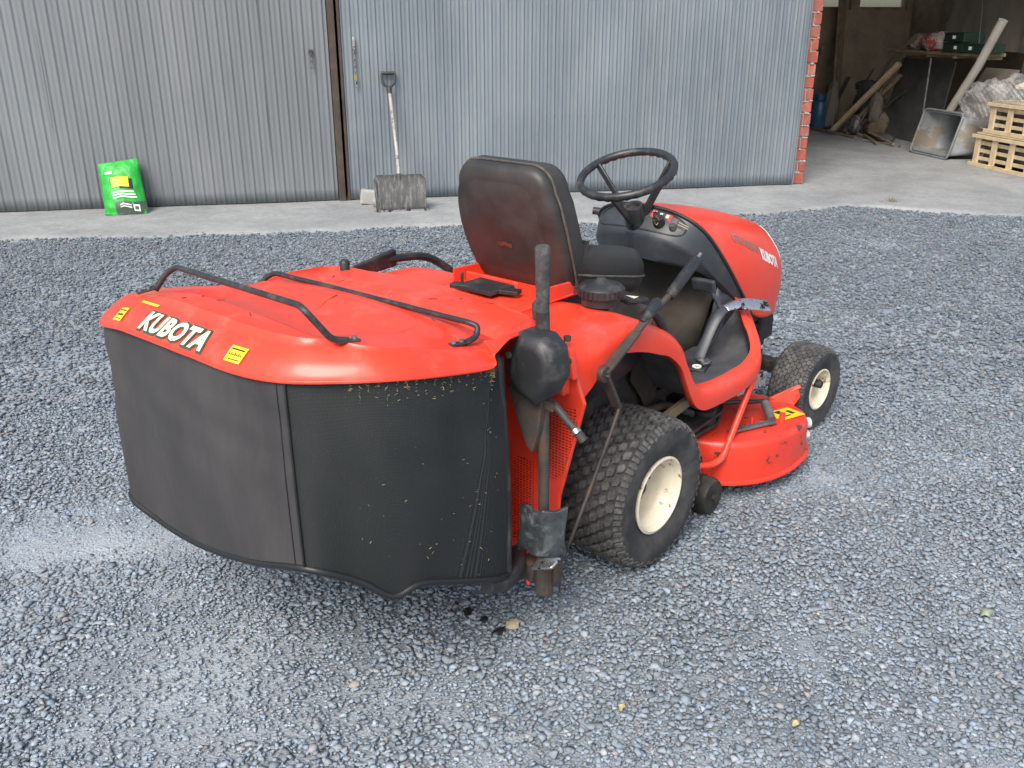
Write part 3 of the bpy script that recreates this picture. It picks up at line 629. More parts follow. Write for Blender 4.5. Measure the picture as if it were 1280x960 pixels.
# leaves and odd stones on the gravel
M['leaf'] = mat('yellow_dry_leaf', (.42, .36, .19), .7, var=.3, vscale=60)
M['leafg'] = mat('pale_green_leaf', (.32, .38, .26), .7, var=.2)
def leaf(x, y, r_, m, label, seed=0):
    pts = []
    for k in range(12):
        a = 2*math.pi*k/12; q = r_*(1+.35*noise2(k*1.3+seed, seed)); pts.append((x+q*math.cos(a), y+q*.6*math.sin(a), .014+.005*math.sin(3*a+seed)))
    mb = MB(); mb.add(pts+[(x, y, .021)], [(k, (k+1) % 12, 12) for k in range(12)]); o = mb.build('dry_leaf', m, smooth=60, thick=.0008); tag(o, label, 'leaf', 'fallen leaves on the gravel')

def tuft():
    g = MB()
    for i in range(180):
        a = rnd.uniform(0, 6.28); r_ = rnd.uniform(0, 1)**.7; c = S(4.62+.16*r_*math.cos(a), -1.0+.09*r_*math.sin(a), .015); q = Vector((rnd.gauss(0, .02), rnd.gauss(0, .02), rnd.uniform(.01, .045)*(1.1-r_)))
        g.add([c+Vector((rnd.gauss(0, .004), .003, 0)), c+Vector((-.003, rnd.gauss(0, .004), 0)), c+q*1.3], [(0, 1, 2)])
    o = g.build('dry_weeds', mat('brown_weeds', (.16, .13, .08), .9, var=.4, vscale=40)); tag(o, 'small patch of brown weeds at the edge of the concrete before the open bay', 'weeds', kind='stuff')
tuft()

# =================================================================== RIDING MOWER   (x forward, y to its left, z up; rear axle at x = 0)
T = empty('riding_mower', label='orange-red ride-on lawn mower with black seat and rear grass collector on the gravel', cat='lawn mower')

# ---------------- wheels
def wheel(x, y_out, width, rad, rim_r, nblk, ncol, blk, side, bw_, steer=0., zc=None, label=None):
    """y_out = outer face, side = -1 right / +1 left"""
    zc = zc or rad
    e = bpy.data.objects.new('wheel', None); link(e, T); e.location = (x, y_out-side*width/2, zc); e.rotation_euler = (0, 0, steer)
    if label: e['label'] = label
    hw = width/2; tread_r = rad-blk
    prof = [(rim_r*.98, -hw*.72), (rim_r*1.06, -hw*.84), (rad*.72, -hw*.99), (rad*.86, -hw*.97)]
    def crown(wv): return tread_r*(1-.055*abs(wv/hw)**2.6)
    k = 16
    for i in range(k+1):
        wv = -hw*.93+2*hw*.93*i/k; prof.append((crown(wv), wv))
    prof += [(rad*.86, hw*.97), (rad*.72, hw*.99), (rad*.70, hw*1.0), (rad*.69, hw*.985), (rim_r*1.06, hw*.84), (rim_r*.98, hw*.72)]
    mb = MB().lathe(prof, (0, 0, 0), 'Y', 96)
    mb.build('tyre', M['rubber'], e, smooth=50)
    # raised tread blocks
    tb = MB()
    pitch = 2*math.pi/nblk; usable = hw*.80*2; cw = usable/ncol
    def P3(th, wv, h): r_ = crown(wv)+h; return (r_*math.cos(th), wv, r_*math.sin(th))
    for c in range(ncol):
        w0 = -usable/2+cw*(c+.5)
        for i in range(nblk):
            th0 = pitch*(i+(.5 if c % 2 else 0)); a = pitch*.5*bw_; b = cw*(.52 if ncol <= 8 else .60)*bw_
            if ncol <= 8:   # worn S-shaped lugs
                pl = [(-1, -.28), (-.62, -.95), (.02, -.80), (.18, -.52), (.55, -.72), (1, -.22), (1, .28), (.62, .95), (-.02, .80), (-.18, .52), (-.55, .72), (-1, .22)]
            else:
                pl = [(-1, -.3), (-.5, -1), (.5, -1), (1, -.3), (1, .3), (.5, 1), (-.5, 1), (-1, .3)]
            jt = rnd.uniform(-.0008, .0006)
            lo = [P3(th0+q*a*1.06, w0+p*b*1.06, -.001) for p, q in [(u, v) for u, v in pl]]
            hi = [P3(th0+q*a*.95, w0+p*b*.95, blk+jt) for p, q in pl]
            n = len(pl); tb.add(lo+hi, [tuple(range(n, 2*n))]+[(j, (j+1) % n, n+(j+1) % n, n+j) for j in range(n)])
    for sgn in (-1, 1):  # shoulder lugs
        for i in range(nblk*2):
            th0 = math.pi/nblk*i; a = math.pi/nblk*.36; w0 = sgn*hw*.83; w1 = sgn*hw*.975
            def Q(th, wv, rr): return (rr*math.cos(th), wv, rr*math.sin(th))
            r0 = crown(hw*.83)+blk*.9; r1 = rad*(.875 if i % 2 else .90)
            lo = [Q(th0-a, w0, r0-blk), Q(th0+a, w0, r0-blk), Q(th0+a, w1*.995, r1-.004), Q(th0-a, w1*.995, r1-.004)]
            hi = [Q(th0-a*.85, w0, r0), Q(th0+a*.85, w0, r0), Q(th0+a*.85, w1, r1+.002), Q(th0-a*.85, w1, r1+.002)]
            tb.add(lo+hi, [(4, 5, 6, 7), (0, 1, 5, 4), (1, 2, 6, 5), (2, 3, 7, 6), (3, 0, 4, 7)])
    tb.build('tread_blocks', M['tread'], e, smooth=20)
    # dished wheel, open side outwards
    s = -1 if side < 0 else 1; o_ = s*hw
    rp = [(rim_r*1.05, o_*.84), (rim_r*1.07, o_*.89), (rim_r*1.0, o_*.91), (rim_r*.955, o_*.86), (rim_r*.93, o_*.72), (rim_r*.89, o_*.69), (rim_r*.86, o_*.55), (rim_r*.83, o_*.52), (rim_r*.81, o_*.40), (rim_r*.80, o_*.10), (rim_r*.72, -o_*.02), (rim_r*.40, -o_*.05), (rim_r*.30, o_*.04), (0, o_*.04)]
    MB().lathe(rp, (0, 0, 0), 'Y', 64).build('rim', M['rim'], e, smooth=40)
    MB().lathe([(rim_r*1.04, -o_*.84), (rim_r*.9, -o_*.6), (rim_r*.9, -o_*.1), (0, -o_*.1)], (0, 0, 0), 'Y', 48).build('rim_back', M['rim'], e, smooth=40)
    MB().lathe([(0, o_*.04), (rim_r*.26, o_*.05), (rim_r*.24, o_*.34), (rim_r*.18, o_*.40), (0, o_*.40)], (0, 0, 0), 'Y', 24).build('hub', M['rusty'], e, smooth=35)
    for k_ in range(5):
        a = 2*math.pi*k_/5+.3; nb = MB(); nb.lathe([(0, o_*.03), (.011, o_*.03), (.011, o_*.16), (0, o_*.16)], (rim_r*.56*math.cos(a), 0, rim_r*.56*math.sin(a)), 'Y', 6); nb.build('wheel_nut', M['rusty'], e)
    vs = MB().tube([(rim_r*.70, o_*.0, 0), (rim_r*.66, o_*.2, .0)], .004, 8); vs.build('valve_stem', M['black'], e)
    return e
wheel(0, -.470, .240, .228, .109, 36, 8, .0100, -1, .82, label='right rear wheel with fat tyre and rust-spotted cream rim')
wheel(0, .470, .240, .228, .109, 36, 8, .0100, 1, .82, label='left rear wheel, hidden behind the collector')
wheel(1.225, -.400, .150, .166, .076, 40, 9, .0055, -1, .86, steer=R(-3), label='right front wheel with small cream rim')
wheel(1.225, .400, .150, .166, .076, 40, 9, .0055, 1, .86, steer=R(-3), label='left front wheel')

# ---------------- chassis and running gear under the body
ch = MB()
for sy in (-1, 1):
    ch.beam((-.34, sy*.14, .30), (1.28, sy*.14, .36), .012, .09); ch.box((.25, sy*.19, .30), (.35, .02, .14))
ch.box((.02, 0, .26), (.30, .26, .20)); ch.tube([(0, -.34, .228), (0, .34, .228)], .035, 14); ch.box((.55, 0, .33), (.3, .22, .10))
ch.box((1.05, 0, .36), (.4, .26, .16)); ch.build('chassis', M['under'], T, bevel=.006)
fa = MB(); fa.beam((1.212, -.28, .22), (1.212, .28, .22), .05, .05); fa.tube([(1.17, -.30, .15), (1.19, -.30, .30)], .02, 10); fa.tube([(1.17, .30, .15), (1.19, .30, .30)], .02, 10)
fa.tube([(1.212, -.40, .19), (1.212, -.28, .19)], .016, 10); fa.tube([(1.212, .40, .19), (1.212, .28, .19)], .016, 10); fa.box((1.212, 0, .28), (.10, .12, .12)); fa.build('front_axle', M['under'], T, bevel=.004)
eng = MB(); eng.box((1.0, 0, .56), (.42, .30, .30)); eng.box((1.17, 0, .52), (.06, .32, .34)); eng.build('engine', M['under'], T, bevel=.01)
tr = MB()
tr.tube([(.12, -.30, .40), (.30, -.27, .36), (.42, -.30, .30)], .012, 8); tr.tube([(-.05, -.24, .44), (.18, -.26, .34), (.34, -.20, .30)], .016, 8)
tr.tube([(.05, -.20, .50), (.07, -.27, .36), (.16, -.24, .30)], .010, 8); tr.box((.33, -.22, .30), (.10, .10, .07)); tr.beam((.25, -.33, .27), (.56, -.31, .27), .05, .012)
tr.build('drive_linkage', M['rusty'], T, smooth=40)
MB().beam((.20, -.30, .33), (.34, -.33, .38), .02, .03).build('wooden_wedge', M['wood'], T, bevel=.002)
MB().tube([(.17, -.36, .345), (.17, -.31, .345)], .016, 12).build('grease_cap', M['brass'], T, smooth=40)
MB().box((-.02, 0, .45), (.62, .50, .20)).build('inner_housing', M['under'], T, bevel=.015)

# ---------------- side fender / footboard band  (right one measured, left one mirrored)
UP = [(-.385, .775), (-.30, .775), (-.20, .775), (-.105, .768), (-.011, .729), (.064, .690), (.12, .641), (.158, .575), (.202, .514), (.252, .479), (.32, .466), (.397, .461), (.47, .461), (.549, .466), (.613, .490), (.655, .528), (.70, .57), (.78, .60)]
LO = [(-.385, .56), (-.30, .64), (-.235, .70), (-.138, .689), (-.06, .668), (.0, .645), (.052, .624), (.115, .572), (.162, .495), (.205, .432), (.255, .400), (.311, .390), (.41, .386), (.511, .388), (.62, .408), (.70, .455), (.755, .51), (.82, .555)]
OY = [.40, .425, .43, .43, .43, .43, .43, .43, .43, .43, .43, .43, .43, .43, .42, .385, .33, .26]
IY = [.16, .16, .16, .16, .16, .18, .35, .39, .395, .40, .40, .40, .40, .395, .385, .35, .295, .235]
def fender(sy):
    up = cr([(x, 0, z) for x, z in UP], 4); lo = cr([(x, 0, z) for x, z in LO], 4)
    oy = cr([(v, 0, 0) for v in OY], 4); iy = cr([(v, 0, 0) for v in IY], 4); rows = []
    for u, l_, o_, i_ in zip(up, lo, oy, iy):
        y = o_.x; q = [(l_.x, y-.020, l_.z), (l_.x, y, l_.z+.002), ((l_.x*2+u.x)/3, y+.004, (l_.z*2+u.z)/3), ((l_.x+2*u.x)/3, y+.003, (l_.z+2*u.z)/3), (u.x-.0, y-.004, u.z-.012), (u.x, y-.014, u.z-.003), (u.x, y-.030, u.z)]
        inner = min(i_.x, y-.035); n = 5
        for k in range(1, n+1):
            t = k/n; q.append((u.x, (y-.030)*(1-t)+inner*t, u.z+.006*math.sin(t*3.14)*(1 if y-inner > .1 else 0)-(.012 if k == n and y-inner < .1 else 0)))
        rows.append([(a, sy*b, c) for a, b, c in q])
    return MB().grid(rows).build('fender', M['red'], T, smooth=50, thick=.006)
fender(-1); fender(1)
# seam on the right footboard band
MB().box((.665, -.398, .448), (.003, .012, .075), (0, R(-18), R(25))).build('panel_gap', M['ink'], T)
# black trim strip on the left fender edge
MB().tube(cr([(-.36, .44, .79), (-.2, .445, .80), (-.05, .44, .785), (.04, .43, .735), (.10, .42, .68)]), .013, 8).build('fender_trim', M['black'], T, smooth=40)
MB().prism([(-.42, .40, .775), (-.16, .44, .775), (-.16, .44, .83), (-.40, .40, .81)], (0, .02, 0)).build('fender_trim', M['black'], T, bevel=.006)

# rear deck between the fenders, with the seat bracket on it
dk = []
for i in range(13):
    x = -.385+.50*i/12; dk.append([(x, y, .772+.010*math.cos(y*3.2)-.02*sst(.02, .12, x)) for y in [-.17+.34*j/12 for j in range(13)]])
MB().grid(dk).build('deck_panel', M['red'], T, smooth=60, thick=.006)
MB().grid([[(x, s_*.16, z) for x in (-.38, .115)] for s_, z in ((1, .78), (1, .42))]).add([(.115, -.17, .765), (.115, .17, .765), (.125, .17, .42), (.125, -.17, .42), (-.38, -.16, .78), (.115, -.16, .765), (.115, -.16, .42), (-.38, -.16, .42)], [(0, 1, 2, 3), (4, 5, 6, 7)]).build('seat_base', M['brown'], T)
sb = MB(); sb.box((.0, -.165, .792), (.38, .006, .045), (0, R(2), 0)); sb.box((.0, .165, .792), (.38, .006, .045), (0, R(2), 0)); sb.box((.185, 0, .772), (.006, .33, .06)); sb.box((-.15, .05, .795), (.006, .20, .028)); sb.box((-.05, .0, .760), (.24, .26, .03))
sb.build('seat_bracket', M['red'], T, bevel=.003)
sp = MB(); sp.box((-.21, .02, .798), (.10, .13, .012)); sp.tube([(-.24, .08, .80), (-.24, .08, .835)], .005, 8); sp.beam((-.26, .10, .80), (-.19, -.09, .797), .035, .012); sp.build('seat_latch', M['black'], T, bevel=.003)
MB().tube([(-.40, .40, .803), (-.385, .02, .815), (-.40, -.36, .806)], .007, 8).build('release_rod', M['rod'], T, smooth=40)
MB().tube([(-.16, -.16, .785), (-.02, -.15, .79)], .006, 8).build('release_rod', M['rod'], T, smooth=40)

# fuel filler
fc = MB(); fc.lathe([(.052, .0), (.052, .022), (.061, .024), (.061, .045), (.054, .053), (.020, .062), (.010, .070), (0, .070)], (-.085, -.285, .782), 'Z', 40)
fo = fc.build('fuel_cap', M['black'], T, smooth=35)
rb = MB()
for k in range(28):
    a = 2*math.pi*k/28; rb.box((-.085+.0615*math.cos(a), -.285+.0615*math.sin(a), .817), (.005, .007, .018), (0, 0, a))
rb.build('grip_rib', M['black'], fo)
MB().add([(.0, -.335, .7865), (.03, -.33, .7845), (.01, -.30, .787)], [(0, 1, 2)]).build('warning_triangle', M['cream'], T)

# ---------------- rear face of the tractor
XR = -.392
rp = MB(); rp.prism([(XR, -.145, .74), (XR, -.395, .77), (XR, -.425, .765), (XR, -.455, .67), (XR, -.470, .635), (XR, -.40, .36), (XR, -.385, .15), (XR, -.24, .09), (XR, -.215, .30), (XR, -.20, .60)], (.012, 0, 0))
rpo = rp.build('rear_plate', M['red'], T, bevel=.003)
MB().prism([(XR-.001, .145, .74), (XR-.001, .42, .77), (XR-.001, .47, .635), (XR-.001, .385, .15), (XR-.001, .24, .09), (XR-.001, .20, .60)], (.012, 0, 0)).build('rear_plate', M['red'], T, bevel=.003)
MB().box((XR+.03, 0, .42), (.02, .42, .60)).build('rear_opening', M['under'], T)
st = MB(); st.prism([(XR-.03, -.43, .71), (XR-.03, -.43, .655), (XR-.03, -.26, .640), (XR-.03, -.26, .70)], (.028, 0, 0)); st.build('stiffener', M['red'], rpo, bevel=.006)
MB().prism([(XR-.022, -.44, .775), (XR-.022, -.455, .70), (XR-.022, -.385, .70), (XR-.022, -.385, .76), (XR-.022, -.40, .777)], (.02, 0, 0)).build('bracket_plate', M['red'], rpo, bevel=.004)
b = MB(); b.lathe([(0, 0), (.015, 0), (.015, -.010), (0, -.010)], (XR-.022, -.405, .738), 'X', 16); bb = b.build('bolt_washer', M['brass'], T); b = MB(); b.lathe([(0, 0), (.009, 0), (.009, -.018), (0, -.018)], (XR-.024, -.405, .738), 'X', 6); b.build('bolt', M['brass'], T)
MB().lathe([(0, 0), (.007, 0), (.007, -.012), (0, -.012)], (XR-.022, -.440, .748), 'X', 8).build('bolt', M['rusty'], T)
MB().lathe([(0, 0), (.009, 0), (.009, .012), (0, .012)], (XR+.0, -.415, .785), 'Z', 8).build('bolt', M['rusty'], T)
def grille(poly, name='grille'):
    ys = [p[0] for p in poly]; zs = [p[1] for p in poly]
    MB().prism([(XR-.0015, y, z) for y, z in poly], (.001, 0, 0)).build('grille_backing', M['ink'], rpo)
    def span(z):
        xs_ = []
        for (y0, z0), (y1, z1) in zip(poly, poly[1:]+poly[:1]):
            if (z0-z)*(z1-z) < 0: xs_.append(y0+(y1-y0)*(z-z0)/(z1-z0))
        return (min(xs_), max(xs_)) if len(xs_) >= 2 else None
    g = MB(); z = min(zs)+.004; k = 0
    while z < max(zs):
        q = span(z)
        if q:
            g.beam((XR-.003, q[0], z), (XR-.003, q[1], z+.0005), .003, .0034)
        z += .0078; k += 1
    y = min(ys)+.003
    while y < max(ys):
        xs_ = []
        for (y0, z0), (y1, z1) in zip(poly, poly[1:]+poly[:1]):
            if (y0-y)*(y1-y) < 0: xs_.append(z0+(z1-z0)*(y-y0)/(y1-y0))
        if len(xs_) >= 2: g.beam((XR-.0026, y, min(xs_)), (XR-.0026, y, max(xs_)), .0028, .0022)
        y += .0105
    o = g.build(name, M['red'], rpo)
grille([(-.445, .618), (-.36, .605), (-.33, .56), (-.33, .46), (-.350, .42), (-.380, .405), (-.41, .43), (-.432, .50), (-.452, .58)])
grille([(-.315, .44), (-.245, .43), (-.245, .20), (-.262, .16), (-.315, .16)])
MB().prism([(XR-.10, -.198, .60), (XR-.10, -.214, .14), (XR, -.24, .12), (XR, -.20, .62)], (0, .008, 0)).build('side_flange', M['red'], T)
# rear tow hitch and lower hinge parts
hz = MB(); hz.box((-.44, -.38, .20), (.08, .05, .03)); hz.tube([(-.498, -.442, .15), (-.498, -.441, .28)], [.024, .020], 14); hz.prism([(-.50, -.40, .155), (-.50, -.36, .17), (-.50, -.36, .215), (-.50, -.42, .225)], (.03, 0, 0)); hz.prism([(-.49, -.475, .19), (-.49, -.45, .155), (-.49, -.45, .26), (-.49, -.475, .25)], (.03, 0, 0))
hz.build('lower_hinge', M['rusty'], T, bevel=.008)
MB().box((-.49, -.385, .165), (.014, .010, .035), (0, 0, .3)).build('hinge_tab', M['red'], T, bevel=.002)
MB().prism([(-.47, -.245, .21), (-.47, -.34, .245), (-.47, -.31, .215), (-.47, -.25, .165)], (.02, 0, 0)).build('hinge_tab', M['red'], T, bevel=.002)

# ---------------- lift pole with gearbox cover
pp = empty  # (parts are parented directly)
po = MB().tube([(-.498, -.442, .15), (-.50, -.432, .80)], .0135, 14).build('lift_pole', M['rusty'], T, smooth=40)
MB().tube([(-.50, -.431, .82), (-.50, -.427, .885)], .0165, 14).build('pole_sleeve', M['rod'], po, smooth=40)
gp = MB().tube([(-.50, -.4275, .875), (-.50, -.4265, .99), (-.50, -.4255, 1.028), (-.50, -.4255, 1.034)], [.0155, .0165, .0175, .013], 16); gp.build('pole_grip', mat('foam_grip', (.055, .055, .055), .95, var=.4, vscale=60, bump=.9, bscale=140, bdist=.003, dirt=(.15, .14, .13), damt=.5, dscale=40), po, smooth=50)
gc_ = MB()
px = -.575
poly = [(-.368, .775), (-.398, .846), (-.470, .850), (-.505, .825), (-.515, .760), (-.490, .712), (-.450, .680), (-.385, .708), (-.366, .735)]
# hexagonal cover, thickness along x, bevelled front
back = [(px+.075, y, z) for y, z in poly]; mid = [(px+.022, y, z) for y, z in poly]; cy_ = -.435; cz_ = .775
front = [(px, cy_-.012+(y-cy_)*.62, cz_-.004+(z-cz_)*.74) for y, z in poly]
n = len(poly); gc_.add(back+mid+front, [tuple(range(n)), tuple(range(2*n, 3*n))]+[(k*n+i, k*n+(i+1) % n, (k+1)*n+(i+1) % n, (k+1)*n+i) for k in (0, 1) for i in range(n)])
gco = gc_.build('gearbox_cover', M['black'], T, bevel=.009, seg=4, smooth=40)
MB().lathe([(0, 0), (.008, 0), (.008, -.003), (0, -.003)], (px-.001, -.395, .795), 'X', 14).build('screw', M['steel'], gco)
MB().prism([(-.53, -.345, .70), (-.53, -.455, .70), (-.53, -.442, .60), (-.53, -.425, .545), (-.53, -.405, .56)], (.02, 0, 0)).build('gearbox_bracket', M['rusty'], T, bevel=.003)
bt = MB(); bt.beam((-.51, -.44, .675), (-.50, -.47, .665), .02, .02); bt.tube([(-.50, -.465, .672), (-.50, -.50, .645), (-.50, -.535, .620)], [.009, .010, .009], 10); bt.tube([(-.50, -.535, .620), (-.495, -.548, .603)], .011, 10)
bt.build('gearbox_link', M['rusty'], T, smooth=40)
MB().tube([(-.50, -.526, .627), (-.50, -.534, .619)], .0115, 12).build('link_ferrule', M['chrome'], T, smooth=40)
kb = MB(); kb.tube([(-.49, -.405, .86), (-.49, -.405, .895), (-.49, -.405, .902)], [.012, .014, .009], 12); kb.build('rubber_knob', M['black'], T, smooth=60)
kb = MB(); kb.tube([(-.45, .33, .81), (-.45, .33, .86), (-.45, .33, .868)], [.012, .015, .009], 12); kb.build('rubber_knob', M['black'], T, smooth=60)
# worn bracket plate low on the pole
wpm = mat('scraped_dark_bracket', (.07, .08, .085), .4, metal=.5, var=.4, vscale=30, dirt=(.20, .23, .24), damt=.8, dscale=34, dthr=(.52, .66), bump=.7, bscale=60)
rows = [[(-.532+.006*math.sin(j*1.3+i)+.045*sst(-.465, -.50, y), y, z+(.007*math.sin(j*2.1) if i in (0, 6) else 0)+(y+.42)*-.15) for j, y in enumerate([-.385, -.405, -.425, -.45, -.465, -.482, -.50])] for i, z in enumerate([.395, .375, .35, .325, .30, .285, .27])]
MB().grid(rows).build('pole_bracket', wpm, T, smooth=60, thick=.012, bevel=.003)
rows = [[(-.535-.035*t, -.455-.065*u, .275+.03*u-.012*t) for t in (0, .5, 1)] for u in (0, .4, .8, 1)]
MB().grid(rows).build('pole_lug', M['chrome'], T, smooth=60, thick=.008, bevel=.003)
MB().tube([(-.60, -.255, .435), (-.60, -.315, .43)], .009, 10).build('hook_pin', M['rusty'], T, smooth=40)

# ---------------- levers on the right
lv = MB(); pts = [(-.060, -.445, .800), (-.155, -.45, .755), (-.305, -.462, .690)]
lv.beam(pts[1], pts[2], .010, .028, up=(0, 1, 0)); lv.beam((-.10, -.447, .782), pts[1], .010, .022, up=(0, 1, 0)); lv.lathe([(0, -.008), (.022, -.008), (.022, .008), (0, .008)], (-.305, -.462, .688), 'Y', 20)
lv.beam((-.305, -.462, .688), (-.243, -.462, .582), .010, .030, up=(0, 1, 0)); lvo = lv.build('height_lever', M['rusty'], T, bevel=.003)
MB().tube([(-.125, -.447, .772), (-.10, -.446, .786), (-.060, -.444, .808), (-.050, -.443, .812)], [.010, .014, .016, .011], 14).build('lever_grip', M['rod'], lvo, smooth=50)
MB().tube(cr([(-.243, -.470, .582), (-.30, -.468, .48), (-.40, -.45, .27), (-.405, -.43, .225)]), .0048, 10).build('lever_rod', M['rusty'], T, smooth=40)
l2 = MB(); l2.tube([(.20, -.235, .60), (.245, -.245, .675), (.325, -.25, .712)], .011, 12); l2o = l2.build('lift_lever', M['rusty'], T, smooth=40)
MB().tube([(.315, -.25, .706), (.33, -.25, .714), (.455, -.25, .790), (.465, -.25, .795)], [.014, .0175, .0185, .012], 16).build('lever_grip', M['rod'], l2o, smooth=40)
MB().tube([(.46, -.25, .793), (.485, -.25, .808)], .006, 10).build('release_button', M['steel'], l2o, smooth=40)
MB().prism([(.02, -.30, .755), (.13, -.30, .735), (.16, -.20, .73), (.05, -.19, .765)], (0, 0, .018)).build('lever_slot', M['black'], T, bevel=.006)
MB().tube(cr([(.02, -.34, .755), (.09, -.345, .725), (.135, -.35, .67), (.155, -.36, .61)]), .014, 10).build('edge_rubber', M['black'], T, smooth=40)

# black splash guard inside the wheel arch
MB().grid([[(-.27, -.30, .70), (-.15, -.30, .685), (.0, -.30, .66), (.13, -.30, .62)], [(-.25, -.285, .62), (-.15, -.285, .62), (0, -.285, .59), (.12, -.285, .56)], [(-.22, -.28, .50), (-.14, -.28, .50), (-.02, -.28, .52), (.08, -.28, .54)]]).build('splash_guard', M['plastic'], T, smooth=60, thick=.006)
MB().grid([[(.12, -.27, .60), (.20, -.27, .50), (.24, -.27, .42)], [(.10, -.27, .50), (.16, -.27, .43), (.2, -.27, .36)]]).build('inner_flange', M['brown'], T, thick=.004)

# ---------------- footwell: floor, tunnel, firewall
M['mat'] = mat('dusty_rubber_mat', (.040, .044, .052), .7, var=.2, vscale=6, dirt=(.13, .125, .125), damt=.6, dscale=5, dthr=(.45, .7), bump=.4, bscale=140)
for sy in (-1, 1):
    fr_ = []
    prof_ = [(.135, .62), (.17, .54), (.205, .475), (.24, .440), (.28, .430), (.36, .427), (.46, .426), (.56, .428), (.64, .437), (.72, .465), (.80, .52), (.86, .60)]
    for x, z in prof_:
        yo = .405 if x < .6 else .405-(x-.6)*.72
        fr_.append([(x, sy*y, z+(.0015 if j % 2 else 0)) for j, y in enumerate([yo-(yo-.10)*k/20 for k in range(21)])])
    MB().grid(fr_).build('foot_mat', M['mat'], T, smooth=40, thick=.008)
tn = []
for x, zt, hw in [(.12, .60, .15), (.20, .56, .15), (.34, .51, .145), (.50, .50, .14), (.62, .54, .15), (.69, .62, .17), (.71, .72, .19), (.66, .80, .19)]:
    tn.append([(x, -hw-.02, .40 if x < .65 else zt-.02)]+[(x, y, zt-.02*(abs(y)/hw)**4) for y in [-hw+2*hw*k/10 for k in range(11)]]+[(x, hw+.02, .40 if x < .65 else zt-.02)])
MB().grid(tn).build('centre_tunnel', M['brown'], T, smooth=55, thick=.005)
# side walls between floor and dash
for sy in (-1, 1):
    MB().grid([[(.66, sy*.15, .42), (.70, sy*.185, .55), (.70, sy*.20, .66)], [(.72, sy*.20, .45), (.76, sy*.21, .56), (.74, sy*.21, .66)], [(.86, sy*.215, .50), (.88, sy*.218, .54), (.86, sy*.222, .585)]]).build('footwell_side', M['plastic'], T, smooth=60, thick=.004)
# pedals
pa_ = cr([(.500, -.262, .452), (.545, -.268, .53), (.590, -.272, .585), (.640, -.280, .608), (.700, -.318, .612), (.765, -.362, .600)], 4); pd = []
for i, c in enumerate(pa_):
    t_ = (pa_[min(i+1, len(pa_)-1)]-pa_[max(i-1, 0)]).normalized(); sd2 = t_.cross(Vector((-.45, -.25, .85))).normalized(); w_ = .017 if i < 12 else .017+.009*sst(12, 16, i)
    pd.append([c-sd2*w_, c-sd2*w_*.3+Vector((0, 0, .004)), c+sd2*w_*.3+Vector((0, 0, .004)), c+sd2*w_])
pdo = MB().grid(pd[:12]).build('drive_pedal', M['plastic'], T, smooth=60, thick=.009, bevel=.002)
MB().grid(pd[11:]).build('pedal_pad', M['chrome'], pdo, smooth=60, thick=.009, bevel=.002)
pb = MB(); pb.box((.475, -.265, .438), (.085, .085, .018), (0, 0, .3)); pbo = pb.build('pedal_base', M['black'], T, bevel=.004)
MB().lathe([(.009, 0), (.015, 0), (.015, .004), (.009, .004), (.009, 0)], (.455, -.285, .448), 'Z', 16).build('base_ring', M['white'], pbo)
MB().prism([(.47, -.30, .449), (.505, -.25, .449), (.54, -.265, .449), (.515, -.305, .449)], (0, 0, .008)).build('pedal_foot', M['chrome'], pdo, bevel=.002)
bp_ = MB(); bp_.tube(cr([(.60, -.24, .46), (.63, -.262, .54), (.62, -.262, .60), (.605, -.235, .655)]), .008, 10); bpo = bp_.build('brake_pedal', M['plastic'], T, smooth=40)
MB().box((.600, -.205, .676), (.018, .085, .045), (0, R(-22), 0)).build('pedal_pad', M['plastic'], bpo, bevel=.006)

# ---------------- hood (one lofted skin; decals and lens follow the same surface)
ST = [[(.93, .225, .50), (.82, .235, .605), (.68, .235, .745), (.575, .205, .862), (.54, .12, .912), (.53, 0, .925)],
      [(.99, .225, .475), (.92, .238, .585), (.84, .236, .715), (.77, .205, .833), (.75, .12, .878), (.74, 0, .892)],
      [(1.06, .22, .462), (1.03, .232, .57), (.99, .226, .69), (.955, .190, .792), (.95, .11, .832), (.95, 0, .846)],
      [(1.15, .20, .452), (1.15, .212, .56), (1.13, .205, .67), (1.10, .168, .752), (1.12, .10, .784), (1.13, 0, .795)],
      [(1.235, .155, .45), (1.245, .165, .55), (1.235, .158, .64), (1.215, .128, .705), (1.235, .075, .733), (1.25, 0, .738)],
      [(1.285, .08, .45), (1.30, .085, .545), (1.295, .08, .625), (1.28, .068, .67), (1.285, .04, .69), (1.29, 0, .693)],
      [(1.295, 0, .45), (1.31, 0, .545), (1.305, 0, .625), (1.295, 0, .665), (1.292, 0, .675), (1.292, 0, .678)]]
def cm(a, b, c, d, t): return .5*((2*b)+(c-a)*t+(2*a-5*b+4*c-d)*t*t+(3*b-a-3*c+d)*t**3)
def hood_pt(u, v):
    """u 0 rear .. 1 nose, v 0 right lower edge .. .5 crown .. 1 left lower edge"""
    sy = -1 if v <= .5 else 1; vv = (v if v <= .5 else 1-v)*2*5; j = min(int(vv), 4); tv = vv-j
    uu = u*6; i = min(int(uu), 5); tu = uu-i
    def P_(a, b_):
        m = min(max(a, 0), 6)
        if b_ > 5: q = Vector(ST[m][4]); return Vector((q.x, -q.y, q.z))
        return Vector(ST[m][max(b_, 0)])
    rows = [cm(P_(a, j-1), P_(a, j), P_(a, j+1), P_(a, j+2), tv) for a in (i-1, i, i+1, i+2)]
    p = cm(*rows, tu); return Vector((p.x, p.y*sy, p.z))
